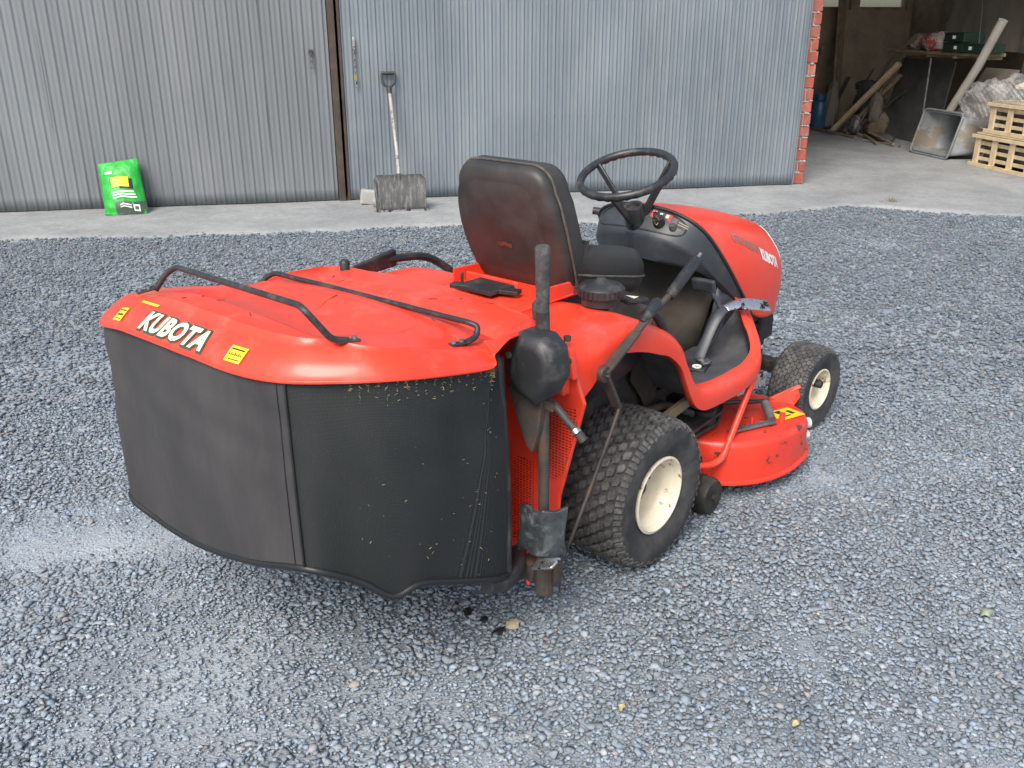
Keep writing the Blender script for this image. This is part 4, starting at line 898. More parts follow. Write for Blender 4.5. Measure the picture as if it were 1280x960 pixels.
def hood_n(u, v):
    e = .004; a = hood_pt(min(u+e, 1), v)-hood_pt(max(u-e, 0), v); b_ = hood_pt(u, min(v+e, 1))-hood_pt(u, max(v-e, 0)); n_ = a.cross(b_)
    if n_.length < 1e-9: return Vector((1, 0, 0))
    n_.normalize(); c = hood_pt(u, v)-Vector((.9, 0, .55)); return n_ if n_.dot(c) > 0 else -n_
MB().grid([[hood_pt(i/42, j/56) for j in range(57)] for i in range(43)]).build('hood', M['red'], T, smooth=180, thick=.004, toff=-1 if False else 1)
hood = [o for o in bpy.data.objects if o.name == 'hood'][0]
hood.modifiers['solid'].offset = 0
# locate decals by nearest surface parameters
def hood_uv(x, z, lo=(.05, .02), hi=(.95, .45)):
    best = None
    for i in range(91):
        for j in range(44):
            u = lo[0]+(hi[0]-lo[0])*i/90; v = lo[1]+(hi[1]-lo[1])*j/43; p = hood_pt(u, v); d = (p.x-x)**2+(p.z-z)**2
            if best is None or d < best[0]: best = (d, u, v)
    return best[1], best[2]
def hood_decal(name, body, size, a, b_, m, lift=.004, **k):
    """text runs along the side of the hood from (x, z) a to b_"""
    ua, ub = hood_uv(*a), hood_uv(*b_); L = (Vector((a[0], 0, a[1]))-Vector((b_[0], 0, b_[1]))).length
    dv = hood_pt(ua[0], ua[1]+.01)-hood_pt(ua[0], ua[1]); sv = .01/dv.length
    def fn(x, y, l_):
        t = x/L+.5; u = ua[0]+(ub[0]-ua[0])*t; v = ua[1]+(ub[1]-ua[1])*t+y*sv; return hood_pt(u, v)+hood_n(u, v)*l_
    return decal(name, body, size, fn, m, hood, lift=lift, fitw=L, **k)
hood_decal('model_lettering', 'GR1600-II', .052, (.725, .812), (.930, .733), M['greydecal'], lift=.0035, offset=.0012, shear=.3)
hood_decal('brand_lettering', 'KUBOTA', .062, (.945, .722), (1.098, .660), M['white'], lift=.0035, offset=.0040)
# headlight lens on the right shoulder of the nose, and its twin
for f in (lambda v: v, lambda v: 1-v):
    MB().grid([[hood_pt(u, f(v))+hood_n(u, f(v))*.004 for v in [.19+.20*j/10 for j in range(11)]] for u in [.545+.20*i/10 for i in range(11)]]).build('headlight', M['lens'], hood, smooth=180, thick=.003)
MB().tube([hood_pt(0, j/40)+Vector((-.004, 0, -.002)) for j in range(41)], .006, 8, cap=False).build('hood_seal', M['ink'], T, smooth=60)

# ---------------- dashboard
DA = [[(.93, .222, .492), (.80, .226, .600), (.655, .224, .715), (.555, .198, .825), (.505, .115, .872), (.492, 0, .886)],
      [(.93, .220, .488), (.785, .222, .595), (.635, .216, .702), (.530, .186, .790), (.475, .10, .835), (.462, 0, .845)],
      [(.93, .215, .484), (.78, .212, .590), (.64, .202, .690), (.545, .170, .738), (.480, .085, .760), (.465, 0, .768)]]
RB = [[(x-.002, y-.003, z-.004) for x, y, z in ST[0]]]
def dash_ring(k, n=7):
    pts = (RB+DA)[k]; r_ = cr([(x, -y, z) for x, y, z in pts], n); l_ = [Vector((p.x, -p.y, p.z)) for p in reversed(r_[:-1])]; return r_+l_
rr = [dash_ring(k) for k in range(4)]; rows = []
for k in range(3):
    for t in range(6): rows.append([a.lerp(b_, t/6) for a, b_ in zip(rr[k], rr[k+1])])
rows.append(rr[3]); rows.append([p+Vector((.03, 0, -.012)) for p in rr[3]])
dash = MB().grid(rows).build('dashboard', M['plastic'], T, smooth=60, thick=.004, toff=0); 
# recessed instrument panel (dark, rounded outline)
def dash_pt(y, t, lift=.002):
    """point on the sloping console top: y across, t 0 at the hood, 1 at the rider"""
    a = rr[0]; b_ = rr[1]; c = rr[2]
    def yy(r_):
        for p, q in zip(r_, r_[1:]):
            if (p.y-y)*(q.y-y) <= 0 and abs(p.y-q.y) > 1e-9: return p.lerp(q, (y-p.y)/(q.y-p.y))
        return r_[len(r_)//2]
    A, B, C_ = yy(a), yy(b_), yy(c); p = A.lerp(B, t/.6) if t < .6 else B.lerp(C_, (t-.6)/.4); return p+Vector((-.35, 0, 1)).normalized()*lift
ol = []
for k in range(40):
    a = 2*math.pi*k/40; c, s = math.cos(a), math.sin(a); q = (abs(c)**.6)*(1 if c > 0 else -1); w_ = (abs(s)**.6)*(1 if s > 0 else -1); ol.append((.165*q, .48+.40*w_))
def fan(name, pts, m, lift, parent): 
    P_ = [dash_pt(y, t, lift) for y, t in pts]; c = sum(P_, Vector())/len(P_); return MB().add(P_+[c], [(i, (i+1) % len(P_), len(P_)) for i in range(len(P_))]).build(name, m, parent)
MB().tube([dash_pt(y, t, .001) for y, t in ol+[ol[0]]], .0035, 6, cap=False).build('instrument_surround', M['ink'], dash, smooth=60)
fan('warning_label', [(-.045, .12), (-.115, .12), (-.115, .44), (-.045, .44)], M['redled'], .004, dash)
for k in range(3): fan('warning_symbol', [(-.052-.022*k, .2), (-.062-.022*k, .2), (-.062-.022*k, .36), (-.052-.022*k, .36)], M['cream'], .0048, dash)
fan('hour_meter', [(-.135, .26), (-.175, .26), (-.175, .58), (-.135, .58)], M['ink'], .006, dash)
for k in range(2): fan('meter_print', [(-.140, .33+.1*k), (-.170, .33+.1*k), (-.170, .37+.1*k), (-.140, .37+.1*k)], M['greydecal'], .0068, dash)
ks = MB(); c0 = dash_pt(-.085, .62, 0); ks.tube([c0, c0+Vector((-.010, 0, .022))], .019, 18); ks.build('ignition_switch', M['black'], dash, smooth=40)
MB().box(c0+Vector((-.022, -.0, .035)), (.006, .02, .024), (0, -.4, .5)).build('key', M['chrome'], dash, bevel=.002)
c1_ = dash_pt(-.13, .62, 0); MB().tube([c1_, c1_+Vector((-.006, 0, .014))], .012, 14).build('light_switch', M['steel'], dash, smooth=40)
kr = MB().tube(cr([(-.0, 0, 0), (.008, -.008, -.012), (.002, -.004, -.028), (-.005, .002, -.012)]), .0014, 6); ko = kr.build('key_ring', M['brass'], dash); ko.location = c0+Vector((-.028, -.002, .03))
# throttle lever, left end
tl = MB(); tl.beam((.60, .16, .845), (.585, .235, .862), .022, .014); tl.tube([(.60, .19, .80), (.59, .225, .855)], .006, 8); tl.build('throttle_lever', M['black'], T, bevel=.004)
MB().tube([(.60, .215, .862), (.585, .245, .864)], .013, 12).build('throttle_knob', M['black'], T, smooth=40)
MB().tube([(.586, .243, .864), (.5845, .246, .8641)], .009, 12).build('knob_mark', M['redled'], T, smooth=40)
MB().tube(cr([(.62, .17, .83), (.60, .18, .88), (.60, .13, .90), (.60, .10, .86)]), .006, 8).build('cable_loop', M['rod'], T, smooth=60)

# ---------------- steering column and wheel
ax = Vector((-math.sin(R(21)), 0, math.cos(R(21)))); SC = Vector((.425, 0, 1.035))
col = MB(); 
def axl(prof, c, n=28):
    """lathe about the steering axis"""
    u = Vector((0, 1, 0)); v = ax.cross(u); vs = [c+ax*h+(u*math.cos(2*math.pi*k/n)+v*math.sin(2*math.pi*k/n))*r_ for r_, h in prof for k in range(n)]
    return vs, [(i*n+k, i*n+(k+1) % n, (i+1)*n+(k+1) % n, (i+1)*n+k) for i in range(len(prof)-1) for k in range(n)]
col.add(*axl([(.055, -.29), (.052, -.235), (.044, -.205), (.040, -.19), (0, -.19)], SC)); col.build('steering_column', M['plastic'], T, smooth=40)
MB().box(SC+ax*-.27+Vector((-.035, -.0, -.01)), (.045, .035, .07)).build('column_boot', M['plastic'], T, bevel=.010)
sw = MB(); n_ = 64; m_ = 12; u_ = Vector((0, 1, 0)); v_ = ax.cross(u_); vs = []
for k in range(n_):
    a = 2*math.pi*k/n_; d = u_*math.cos(a)+v_*math.sin(a)
    for j in range(m_):
        b_ = 2*math.pi*j/m_; rr_ = .0125+(.0016*math.sin(k*2.9) if math.sin(b_) < -.3 else 0); vs.append(SC+d*(.149+rr_*math.cos(b_))+ax*rr_*math.sin(b_)*1.05)
sw.add(vs, [(k*m_+j, k*m_+(j+1) % m_, ((k+1) % n_)*m_+(j+1) % m_, ((k+1) % n_)*m_+j) for k in range(n_) for j in range(m_)])
swo = sw.build('steering_wheel', M['rod'], T, smooth=60)
MB().add(*axl([(.030, -.215), (.034, -.120), (.032, -.112), (.024, -.114), (.020, -.125), (0, -.125)], SC)).build('hub', M['rod'], swo, smooth=35)
for a in (R(105), R(-15), R(-135)):
    d = u_*math.cos(a)+v_*math.sin(a); MB().beam(SC+ax*-.165+d*.022, SC+ax*-.002+d*.144, .026, .010, up=ax.cross(d)).build('spoke', M['rod'], swo, bevel=.004, smooth=40)

# ---------------- seat
def outline(z0, z1, ws, rad_t, rad_b, n=9):
    """closed outline in (y, z): ws = half widths at z0, mid, z1"""
    pts = []
    def hw(z): t = (z-z0)/(z1-z0); return cm(Vector((ws[0], 0, 0)), Vector((ws[0], 0, 0)), Vector((ws[1], 0, 0)), Vector((ws[2], 0, 0)), t*2).x if t < .5 else cm(Vector((ws[0], 0, 0)), Vector((ws[1], 0, 0)), Vector((ws[2], 0, 0)), Vector((ws[2], 0, 0)), t*2-1).x
    def corner(cy, cz, r_, a0, s): return [(s*(cy+r_*math.cos(R(a0+90*k/n))), cz+r_*math.sin(R(a0+90*k/n))) for k in range(n+1)]
    right = []
    w1 = hw(z1); w0 = hw(z0)
    right += [(0, z0)]+[(y, z) for y, z in corner(w0-rad_b, z0+rad_b, rad_b, 270, 1)]
    for k in range(1, 8): z = z0+rad_b+(z1-rad_t-z0-rad_b)*k/8; right.append((hw(z), z))
    right += corner(w1-rad_t, z1-rad_t, rad_t, 0, 1)+[(0, z1)]
    left = [(-y, z) for y, z in reversed(right[1:-1])]
    return right+left
seat = bpy.data.objects.new('seat', None); link(seat, T); seat.location = (0, .008, 0)
OL = outline(.765, 1.130, (.178, .188, .165), .065, .05)
def lean(z): return -.045-.115*(z-.765)/.365-.02*math.sin((z-.765)/.365*math.pi)
def ring(sc, dx, dz=0, cz=.955): return [(lean(cz+(z-cz)*sc)+dx, y*sc, cz+(z-cz)*sc+dz) for y, z in OL]
# shell (rear face slightly dished, with its embossed border) and front cushion
shell = [ring(.05, -.020), ring(.45, -.020), ring(.70, -.0195), ring(.72, -.0182), ring(.735, -.0185), ring(.90, -.015), ring(.965, -.006), ring(1.0, .006), ring(1.0, .020)]
MB().grid(shell, closed=True).add(shell[0], [tuple(range(len(OL)))]).build('backrest_shell', M['seat'], seat, smooth=50)
padr = [ring(1.0, .020), ring(1.015, .030, .002), ring(1.02, .052, .004), ring(.99, .082, .003), ring(.90, .102, 0), ring(.70, .098), ring(.35, .090), ring(.05, .088)]
MB().grid(padr, closed=True).add(padr[-1], [tuple(range(len(OL)))]).build('backrest_cushion', M['seat'], seat, smooth=80)
pr_ = ring(1.018, .021); pr_ = [pr_[i] for i in range(len(pr_))]
MB().tube(pr_+[pr_[0]], .0038, 6, cap=False).build('piping', M['piping'], seat, smooth=60)
# seat cushion with raised sides
def cush_out(sc=1.):
    o_ = []
    for k in range(64):
        a = 2*math.pi*k/64; c, s = math.cos(a), math.sin(a); q = abs(c)**.45*(1 if c > 0 else -1); r_ = abs(s)**.45*(1 if s > 0 else -1)
        x = .135+.222*q; y = .198*r_*(1-.10*sst(.2, .36, x)); o_.append(((x-.135)*sc+.135, y*sc))
    return o_
def cring(sc, z, top=0):
    r_ = []
    for x, y in cush_out(sc):
        h = z+top*(.018*(abs(y)/.19)**2-.035*sst(.20, .36, x)+.012*sst(.0, -.08, x))+(.028-.21*max(x, -.07)); r_.append((x, y, h))
    return r_
cr_ = [cring(.96, .785), cring(1.0, .800), cring(1.0, .835, .5), cring(.95, .862, 1), cring(.82, .868, 1), cring(.5, .856, 1), cring(.1, .852, 1)]
MB().grid(cr_, closed=True).add(cr_[-1], [tuple(range(64))]).build('seat_cushion', M['seat'], seat, smooth=80)
q = cring(1.008, .795); MB().tube(q+[q[0]], .0038, 6, cap=False).build('piping', M['piping'], seat, smooth=60)
sh_ = [cring(.05, .735), cring(.80, .735), cring(.93, .748), cring(.985, .775), cring(.99, .793)]
MB().grid(sh_, closed=True).add(sh_[0], [tuple(range(64))]).build('seat_pan', M['seat'], seat, smooth=60)
# the corner between back and cushion
MB().add([], []).grid([[(x, s*y, z) for x, y, z in ((lean(.78)+.0, .178, .775), (-.05, .186, .80), (-.02, .19, .86), (.0, .188, .92))] for s in (-1, -.5, 0, .5, 1)]).build('seat_bolster', M['seat'], seat, smooth=60)
fm_ = mat('faded_red_print', (.16, .035, .025), .6, dirt=(.03, .027, .025), damt=.9, dscale=60, dthr=(.5, .56))
MB().add([(lean(z)-.0212, y, z) for y, z in ((.045, .905), (.030, .893), (.012, .900), (-.012, .893), (-.018, .905), (-.008, .913), (.014, .911), (.030, .908))], [tuple(range(8))]).build('faded_emblem', fm_, seat)

# ---------------- mower deck
dkp = [(.40, -.22), (.42, -.30), (.46, -.40), (.54, -.475), (.64, -.515), (.74, -.525), (.84, -.515), (.93, -.475), (.985, -.41), (1.00, -.30), (.99, -.15), (.97, 0)]
dkp = dkp+[(x, -y) for x, y in reversed(dkp[:-1])]; dc = cr([(x, y, 0) for x, y in dkp], 3)+cr([(.40, .22, 0), (.38, 0, 0), (.40, -.22, 0)], 5)[1:-1]
def dring(sc, z, add=0.):
    c = Vector((.70, 0, 0)); out = []
    for p in dc:
        d = p-c; L = d.length; q = c+d*sc+d/L*add; out.append((q.x, q.y, z-.030*sst(.6, 1.0, q.x)*(1 if z > .1 else 0)))
    return out
dr = [dring(1, .062, .012), dring(1, .070, .012), dring(1, .074, .002), dring(1, .14, 0), dring(1, .190, -.002), dring(1, .206, -.008), dring(1, .212, -.022), dring(.82, .216), dring(.5, .222), dring(.1, .225)]
dko = MB().grid(dr, closed=True).add(dr[-1], [tuple(range(len(dc)))]).build('cutting_deck', M['redworn'], T, smooth=50)
ck = MB()
for (x, y) in ((.60, -.20), (.80, .18)):
    ck.lathe([(0, .225), (.085, .225), (.09, .245), (.075, .262), (.03, .268), (.03, .30), (0, .30)], (x, y, .0), 'Z', 24)
ck.prism([(.38, -.34, .235), (.52, -.345, .235), (.82, -.22, .232), (.82, .25, .235), (.40, .25, .235)], (0, 0, .012)); ck.box((.48, -.27, .262), (.17, .10, .03)); ck.lathe([(0, .24), (.04, .24), (.04, .29), (.02, .30), (0, .30)], (.50, -.30, 0), 'Z', 18)
ck.build('belt_cover', M['under'], dko, bevel=.003, smooth=40)
MB().box((.84, -.43, .1995), (.13, .075, .002), (0, R(5), R(-10))).build('warning_label', M['yellow'], dko)
lg = MB()
for (x, y, a, b_) in ((.86, -.345, .03, .02), (.90, -.37, .018, .03), (.85, -.38, .05, .006)): lg.box((x-.03, y-.065, .2014-(x-.87)*.087), (a, b_, .001), (0, R(5), R(-10)))
lg.build('label_print', M['ink'], dko)
gb = MB(); gb.beam((.525, -.385, .226), (.700, -.450, .222), .026, .010); gb.build('lock_bar', M['steel'], dko, bevel=.003)
MB().tube([(.690, -.452, .232), (.745, -.395, .262)], .015, 14).build('bar_sleeve', M['steel'], dko, smooth=40)
MB().tube([(.76, -.455, .20), (.765, -.455, .235)], .010, 12).build('stud', M['red'], dko, smooth=40)
MB().tube([(.63, -.41, .215), (.63, -.41, .250)], .004, 8).build('stud', M['redworn'], dko)
MB().prism([(.93, -.33, .185), (1.035, -.385, .235), (1.04, -.395, .19), (1.00, -.39, .165)], (0, .010, 0)).build('front_bracket', M['red'], dko, bevel=.003)
MB().prism([(.96, -.31, .185), (1.035, -.380, .232), (1.035, -.395, .228), (.96, -.335, .178)], (0, 0, .008)).build('front_bracket', M['red'], dko, bevel=.003)
fw = MB(); fw.tube([(.955, -.460, .135), (.968, -.468, .135)], .020, 14); fw.tube([(.965, -.455, .085), (.978, -.462, .085)], .018, 14); fw.build('deck_buffer', mat('scuffed_white_plastic', (.55, .54, .50), .6, var=.3, vscale=30), dko, smooth=40)
rl = MB(); rl.lathe([(0, -.035), (.055, -.035), (.062, -.02), (.062, .02), (.055, .035), (0, .035)], (.36, -.40, .066), 'Y', 24); rl.box((.38, -.35, .11), (.05, .02, .12)); rl.tube([(.36, -.45, .066), (.36, -.34, .066)], .014, 10)
rl.build('anti_scalp_roller', M['under'], dko, smooth=40)
MB().tube(rounded([(.625, -.405, .40), (.50, -.408, .235), (.445, -.41, .165), (.40, -.40, .155), (.33, -.37, .165)], .03), .011, 12).build('lift_link', M['red'], T, smooth=50)
MB().tube([(.62, -.38, .405), (.63, -.25, .40)], .010, 8).build('link_pivot', M['under'], T)
MB().beam((.60, -.35, .345), (.80, -.35, .33), .03, .05).build('step_bracket', M['chrome'], T, bevel=.003)
MB().tube([(.48, -.15, .27), (.75, -.36, .255), (.80, -.38, .25)], .008, 8).build('deck_cable', M['rod'], T)

# ---------------- grass collector
gcx = bpy.data.objects.new('grass_collector', None); link(gcx, T)
LIP = [(-.676, -.438, .803), (-.80, -.447, .826), (-.93, -.430, .848), (-1.02, -.362, .851), (-1.09, -.270, .849), (-1.122, -.16, .849), (-1.128, 0, .849), (-1.126, .15, .845), (-1.12, .30, .836), (-1.112, .41, .822), (-1.07, .462, .818), (-.95, .470, .812), (-.80, .462, .805), (-.69, .445, .800),
       (-.655, .432, .815), (-.62, .425, .830), (-.54, .42, .832), (-.44, .40, .828), (-.425, .30, .835), (-.42, .0, .840), (-.425, -.25, .836), (-.44, -.36, .832), (-.54, -.40, .836), (-.60, -.415, .842), (-.650, -.428, .832), (-.668, -.433, .826)]
NL = len(LIP)
def inset(p, d, dz):
    c = Vector((max(-.95, min(-.6, p[0])), max(-.27, min(.30, p[1])), 0)); v = Vector((p[0], p[1], 0)); n_ = (c-v); n_.normalize(); return Vector((p[0], p[1], p[2]+dz))+n_*d
def hgt(x, y):
    g_ = sst(-.55, -1.05, x); z = .853+(.922-.853)*g_+.004-(.036-.022*g_)*(y/.42)**2
    ry = 1-sst(.24, .33, abs(y)); z -= .024*sst(-1.0, -.975, x)*(1-sst(-.80, -.77, x))*(1-sst(.25, .285, abs(y)))          # sunk panel behind the first handle
    z += .014*sst(-.755, -.735, x)*(1-sst(-.625, -.605, x))*(1-sst(.30, .34, abs(y)))                  # raised middle
    z -= .032*sst(.12, .44, y)*g_
    z -= .012*sst(-.60, -.59, x)*(1-sst(-.575, -.565, x))                                          # crease before the rear cover
    z += .004*sst(-.57, -.54, x)
    return z
lip = cr(LIP, 4, closed=True)
rings = []
for k, (d, zz) in enumerate([(0, 0), (.003, .013), (.028, .036), (.054, .056), (.060, .059), (.068, .0)]):
    r_ = []
    for p in lip:
        f_ = sst(-.62, -.72, p.x); g_f = sst(-.88, -1.06, p.x); dd = d*(.35+.65*f_)*(.72+.28*g_f); q = inset(p, dd, zz*f_*(.72+.28*g_f)+(1-f_)*zz*.2)
        if k == 5: q.z = max(hgt(q.x, q.y), p.z+.004)
        if k == 4: q.z = min(q.z, hgt(q.x, q.y)+.001) if f_ > .5 else q.z
        r_.append(q)
    rings.append(r_)
last = rings[-1]; cc = [Vector((max(-.98, min(-.52, p.x)), 0, 0)) for p in last]
for t in [k/26 for k in range(1, 27)]:
    r_ = []
    for p, c in zip(last, cc):
        q = p.lerp(Vector((c.x, c.y, p.z)), t); w_ = sst(0, .07, t); q.z = p.z*(1-w_)+hgt(q.x, q.y)*w_; r_.append(q)
    rings.append(r_)
under = [inset(p, .004, -.002) for p in lip]
lid = MB().grid([under]+rings, closed=True).build('collector_lid', M['red'], gcx, smooth=45)
MB().tube([p+Vector((0, 0, .001)) for p in lip]+[lip[0]+Vector((0, 0, .001))], .0032, 6, cap=False).build('rolled_edge', M['red'], lid, smooth=60)
for k in range(16):
    i_ = rnd.randrange(len(lip)); j_ = rnd.randrange(9, 24); rr_i = rings[min(j_, len(rings)-1)]; a_ = rr_i[i_]+Vector((0, 0, .0012)); L_ = rnd.uniform(.006, .028); th_ = rnd.uniform(0, 6.28)
    d_ = Vector((math.cos(th_)*L_, math.sin(th_)*L_, 0)); e_ = a_+d_; e_.z = max(hgt(e_.x, e_.y), a_.z-.002)+.0012
    MB().tube([a_, e_], .0007, 4).build('scratch', M['ink'], lid)
# lettering on the rear skirt of the lid
def skirt(y, h, lift=.002):
    """y across, h 0 at the lip .. .08 up the skirt"""
    best = None; idx = [i for i, p in enumerate(lip) if p.x < -1.0]
    for i in idx[:-1]:
        a, b_ = lip[i].y, lip[i+1].y
        if a <= y <= b_: best = (i, (y-a)/(b_-a)); break
    if best is None: best = (idx[0], 0)
    i, t = best; pts = [r_[i].lerp(r_[i+1], t) for r_ in rings[:6]]; L = 0
    for p, q in zip(pts, pts[1:]):
        s = (q-p).length
        if L+s >= h: c = p.lerp(q, (h-L)/s); d = (q-p).normalized(); break
        L += s
    else: c = pts[-1]; d = (pts[-1]-pts[-2]).normalized()
    n_ = d.cross(Vector((0, 1, 0))); n_ = n_ if n_.x < 0 else -n_; return c+n_*lift
def sk_text(name, body, size, y0, h0, m, lift, **k): return decal(name, body, size, lambda x, y, l_: skirt(y0-x, h0+y, l_), m, lid, lift=lift, **k)
sk_text('brand_lettering_border', 'KUBOTA', .062, .085, .038, M['green'], .0022, offset=.0070, shear=.25, spacing=1.06)
sk_text('brand_lettering', 'KUBOTA', .062, .085, .038, M['cream'], .0034, offset=.0026, shear=.25, spacing=1.06)
for (y0, h0, w_) in ((.325, .036, .040), (-.150, .036, .047)):
    def qd(a, b_, c, d, lift, n=4): return [[skirt(a+(b_-a)*i/n, c+(d-c)*j/n, lift) for i in range(n+1)] for j in range(n+1)]
    st_ = MB().grid(qd(y0-w_/2, y0+w_/2, h0-.017, h0+.019, .003)).build('yellow_sticker', M['yellow'], lid)
    MB().grid(qd(y0-w_*.4, y0+w_*.4, h0+.010, h0+.013, .0038)).build('sticker_line', M['ink'], lid)
    for q_ in range(7):
        yq = y0-w_*.34+q_*w_*.115; hq = (.004, .0065, .005, .007, .0045, .006, .005)[q_]
        MB().grid(qd(yq-.0012, yq+.0014, h0-.003, h0-.003+hq, .0038, 1)).build('sticker_line', M['ink'], lid)
    MB().grid(qd(y0-w_*.4, y0+w_*.3, h0-.012, h0-.010, .0038)).build('sticker_line', M['ink'], lid)
MB().grid([[skirt(y, h, .0018) for y in (.20, .28)] for h in (.078, .084)]).build('yellow_stripe', M['yellow'], lid)
# handles
def handle(pts, r_, rr__, feet):
    h = MB().tube(rounded(pts, rr__, 6), r_, 14); o = h.build('lid_handle', M['rod'], gcx, smooth=50)
    for f, d in feet:
        MB().beam(f, Vector(f)+Vector(d), .018, .005).build('handle_foot', M['rod'], o, bevel=.002)
        for q in (.35, .8): 
            c = Vector(f)+Vector(d)*q; MB().lathe([(0, 0), (.006, 0), (.005, .006), (0, .007)], c+Vector((0, 0, .002)), 'Z', 10).build('rivet', M['steel'], o)
handle([(-1.022, .300, .908), (-1.00, .285, .945), (-.985, .26, .962), (-1.035, -.275, .990), (-1.040, -.300, .985), (-1.0, -.322, .922), (-.965, -.325, .914)], .0068, .020, [((-1.022, .30, .913), (-.04, .012, -.006)), ((-.99, -.322, .914), (.05, -.006, -.004))])
handle([(-.735, .335, .838), (-.715, .325, .868), (-.70, .30, .885), (-.660, -.35, .882), (-.652, -.375, .876), (-.668, -.382, .856), (-.70, -.380, .852)], .0068, .020, [((-.735, .335, .853), (-.035, 0, 0)), ((-.69, -.380, .852), (-.05, .004, .004))])

# canvas rear, mesh sides
TOP = [(-.635, -.408, .835), (-.650, -.412, .825), (-.675, -.425, .812)]+[tuple(inset(p, .010, .006)) for p in LIP[0:14]]+[(-.60, .42, .82)]
BOT = [(-.600, -.408, .240), (-.645, -.418, .255), (-.72, -.425, .290), (-.80, -.42, .325), (-.885, -.412, .358), (-.945, -.392, .348), (-1.005, -.355, .400), (-1.092, -.295, .447), (-1.095, -.12, .388), (-1.098, .06, .348), (-1.10, .18, .336), (-1.102, .300, .338), (-1.11, .405, .362), (-1.07, .44, .37), (-.95, .44, .34), (-.80, .44, .31), (-.70, .43, .28), (-.60, .42, .25)]
assert len(TOP) == len(BOT)
top = cr(TOP, 6); bot = cr(BOT, 6)
LT = [0.]
for i in range(1, len(top)): LT.append(LT[-1]+(top[i]-top[i-1]).length)
def wallpt(i, t, out=0.):
    sL = LT[min(i, len(LT)-1)]
    a, b_ = top[i], bot[i]; p = a.lerp(b_, t); c = Vector((-.85, 0, p.z)); n_ = Vector((p.x-c.x, p.y-c.y, 0)).normalized()
    bul = .012*math.sin(math.pi*t)*(1+.5*math.sin(sL*9)) + (.004*math.sin(sL*27+t*4)+.0035*math.sin(sL*11-t*9)+.0022*math.sin(sL*46+t*13)+.002*math.sin(sL*19+t*31))*math.sin(math.pi*min(1, t*1.6+.05))
    return p+n_*(bul+out)
iseam = 7*6      # where canvas meets mesh, near the right rear corner
def panel(i0, i1, name, m, out=0., parent=gcx):
    nt_ = 26; rows = [[wallpt(i, t/nt_, out) for i in range(i0, i1+1)] for t in range(nt_+1)]
    mb = MB().grid(rows); o = mb.build(name, m, parent, smooth=60)
    uv = o.data.uv_layers.new(name='uv'); L = [0.]
    for i in range(i0, i1): L.append(L[-1]+(top[i+1]-top[i]).length)
    n = i1-i0+1
    for lp in o.data.loops:
        v = lp.vertex_index; uv.data[lp.index].uv = (L[v % n]*3.2, (v//n)/nt_*.5*3.2)
    return o
panel(0, iseam, 'mesh_side', M['net']); panel(iseam, 15*6-2, 'canvas_rear', M['fabric'], .002); panel(15*6-2, len(top)-1, 'mesh_side', M['net'])
sm = MB(); sm.tube([wallpt(iseam, k/24, .004) for k in range(25)], .0025, 6); sm.tube([wallpt(iseam+1, k/24, .003) for k in range(25)], .0012, 6); sm.build('canvas_seam', M['edging'], gcx, smooth=60)
MB().tube([wallpt(i, 1, .0) for i in range(0, len(bot)-3)], .0085, 10).build('bottom_binding', M['edging'], gcx, smooth=60)
MB().grid([[wallpt(i, 1, -.002) for i in range(0, len(bot))], [Vector((bot[i].x*.7-.26, bot[i].y*.55, bot[i].z+.004)) for i in range(0, len(bot))], [Vector((-.85+(bot[i].x+.85)*.1, bot[i].y*.1, bot[i].z+.006)) for i in range(len(bot))]]).build('collector_floor', M['edging'], gcx, smooth=60)
# front frame of the collector next to the tractor
ff = MB(); ff.tube(rounded([(-.600, -.30, .81), (-.620, -.40, .80), (-.600, -.402, .50), (-.590, -.398, .22), (-.590, -.2, .18)], .03), .015, 10); ff.prism([(-.590, -.405, .20), (-.590, -.375, .20), (-.620, -.36, .80), (-.620, -.405, .80)], (.018, 0, 0))
ff.tube(rounded([(-.575, -.35, .76), (-.580, -.375, .68), (-.570, -.37, .30), (-.560, -.33, .20)], .03), .011, 8); ff.build('collector_frame', M['black'], gcx, bevel=.003, smooth=40)
MB().box((-.50, .05, .52), (.12, .60, .56)).build('intake_chute', M['black'], gcx, bevel=.03)
MB().tube(cr([(-.66, -.40, .235), (-.60, -.40, .215), (-.54, -.385, .215), (-.48, -.34, .22)]), [.022]*19, 12).build('lower_hose', M['black'], gcx, smooth=50)
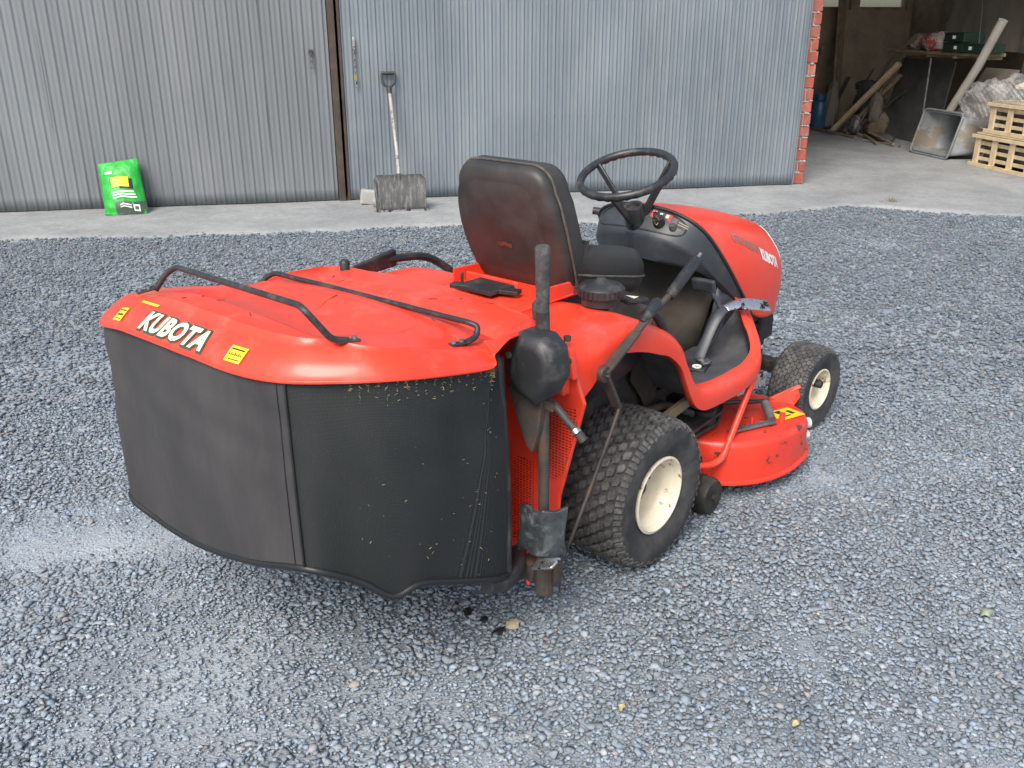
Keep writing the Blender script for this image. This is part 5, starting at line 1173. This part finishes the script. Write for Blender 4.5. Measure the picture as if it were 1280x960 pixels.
# dry clippings caught under the lid
cl = MB()
for k in range(340):
    i = rnd.randrange(8, iseam-6); t = abs(rnd.gauss(0, .035))+.012
    if rnd.random() < .16: t = rnd.uniform(.03, .95)
    p = wallpt(i, min(t, .97), .003); d = Vector((rnd.gauss(0, 1), rnd.gauss(0, 1), rnd.gauss(0, .5))).normalized()*rnd.uniform(.002, .008); cl.tube([p, p+d], .0005, 3)
co = cl.build('grass_clippings', M['straw'], gcx); co['kind'] = 'stuff'

# fallen leaves, pale and black stones on the yard
leaf(-.571, -.742, .014, M['leaf'], 'pale yellow curled leaf on the gravel near the bottom centre', 1)
leaf(-.353, -1.066, .014, M['leaf'], 'golden dry leaf on the gravel nearest the bottom right', 2)
leaf(.372, -1.262, .024, M['leafg'], 'pale green leaf lying flat on the gravel at the far right', 4)
tar = mat('oily_black_lump', (.012, .012, .012), .35, bump=.6, bscale=60)
def lump(x, y, rx, ry, rz, m, label, seed):
    bm = bmesh.new(); bmesh.ops.create_icosphere(bm, subdivisions=2, radius=1)
    for v in bm.verts: k = 1+.25*noise2(v.co.x*2+seed, v.co.y*3+v.co.z*2); v.co = (v.co.x*rx*k, v.co.y*ry*k, v.co.z*rz*k)
    me = bpy.data.meshes.new('stone'); bm.to_mesh(me); bm.free(); me.materials.append(m); o = bpy.data.objects.new('stone', me); o.location = (x, y, rz*.4); link(o); tag(o, label, 'stone', 'odd stones on the gravel')
lump(-.545, -.33, .024, .014, .008, tar, 'flat oily black stone below the collector, nearest the camera', 1)
lump(-.532, -.266, .014, .010, .007, tar, 'small black stone in the middle of the dark group', 2)
lump(-.535, -.21, .018, .012, .008, tar, 'black stone furthest left of the dark group', 3)
lump(-.50, -.34, .022, .018, .012, mat('tan_stone', (.36, .33, .22), .9, var=.2, vscale=60), 'tan stone lying beside the black ones under the collector', 4)
lump(-.928, -.21, .014, .012, .008, M['mortar'], 'pale stone on the dusty patch behind the collector', 6)

scene.render.resolution_x = 1024; scene.render.resolution_y = 768
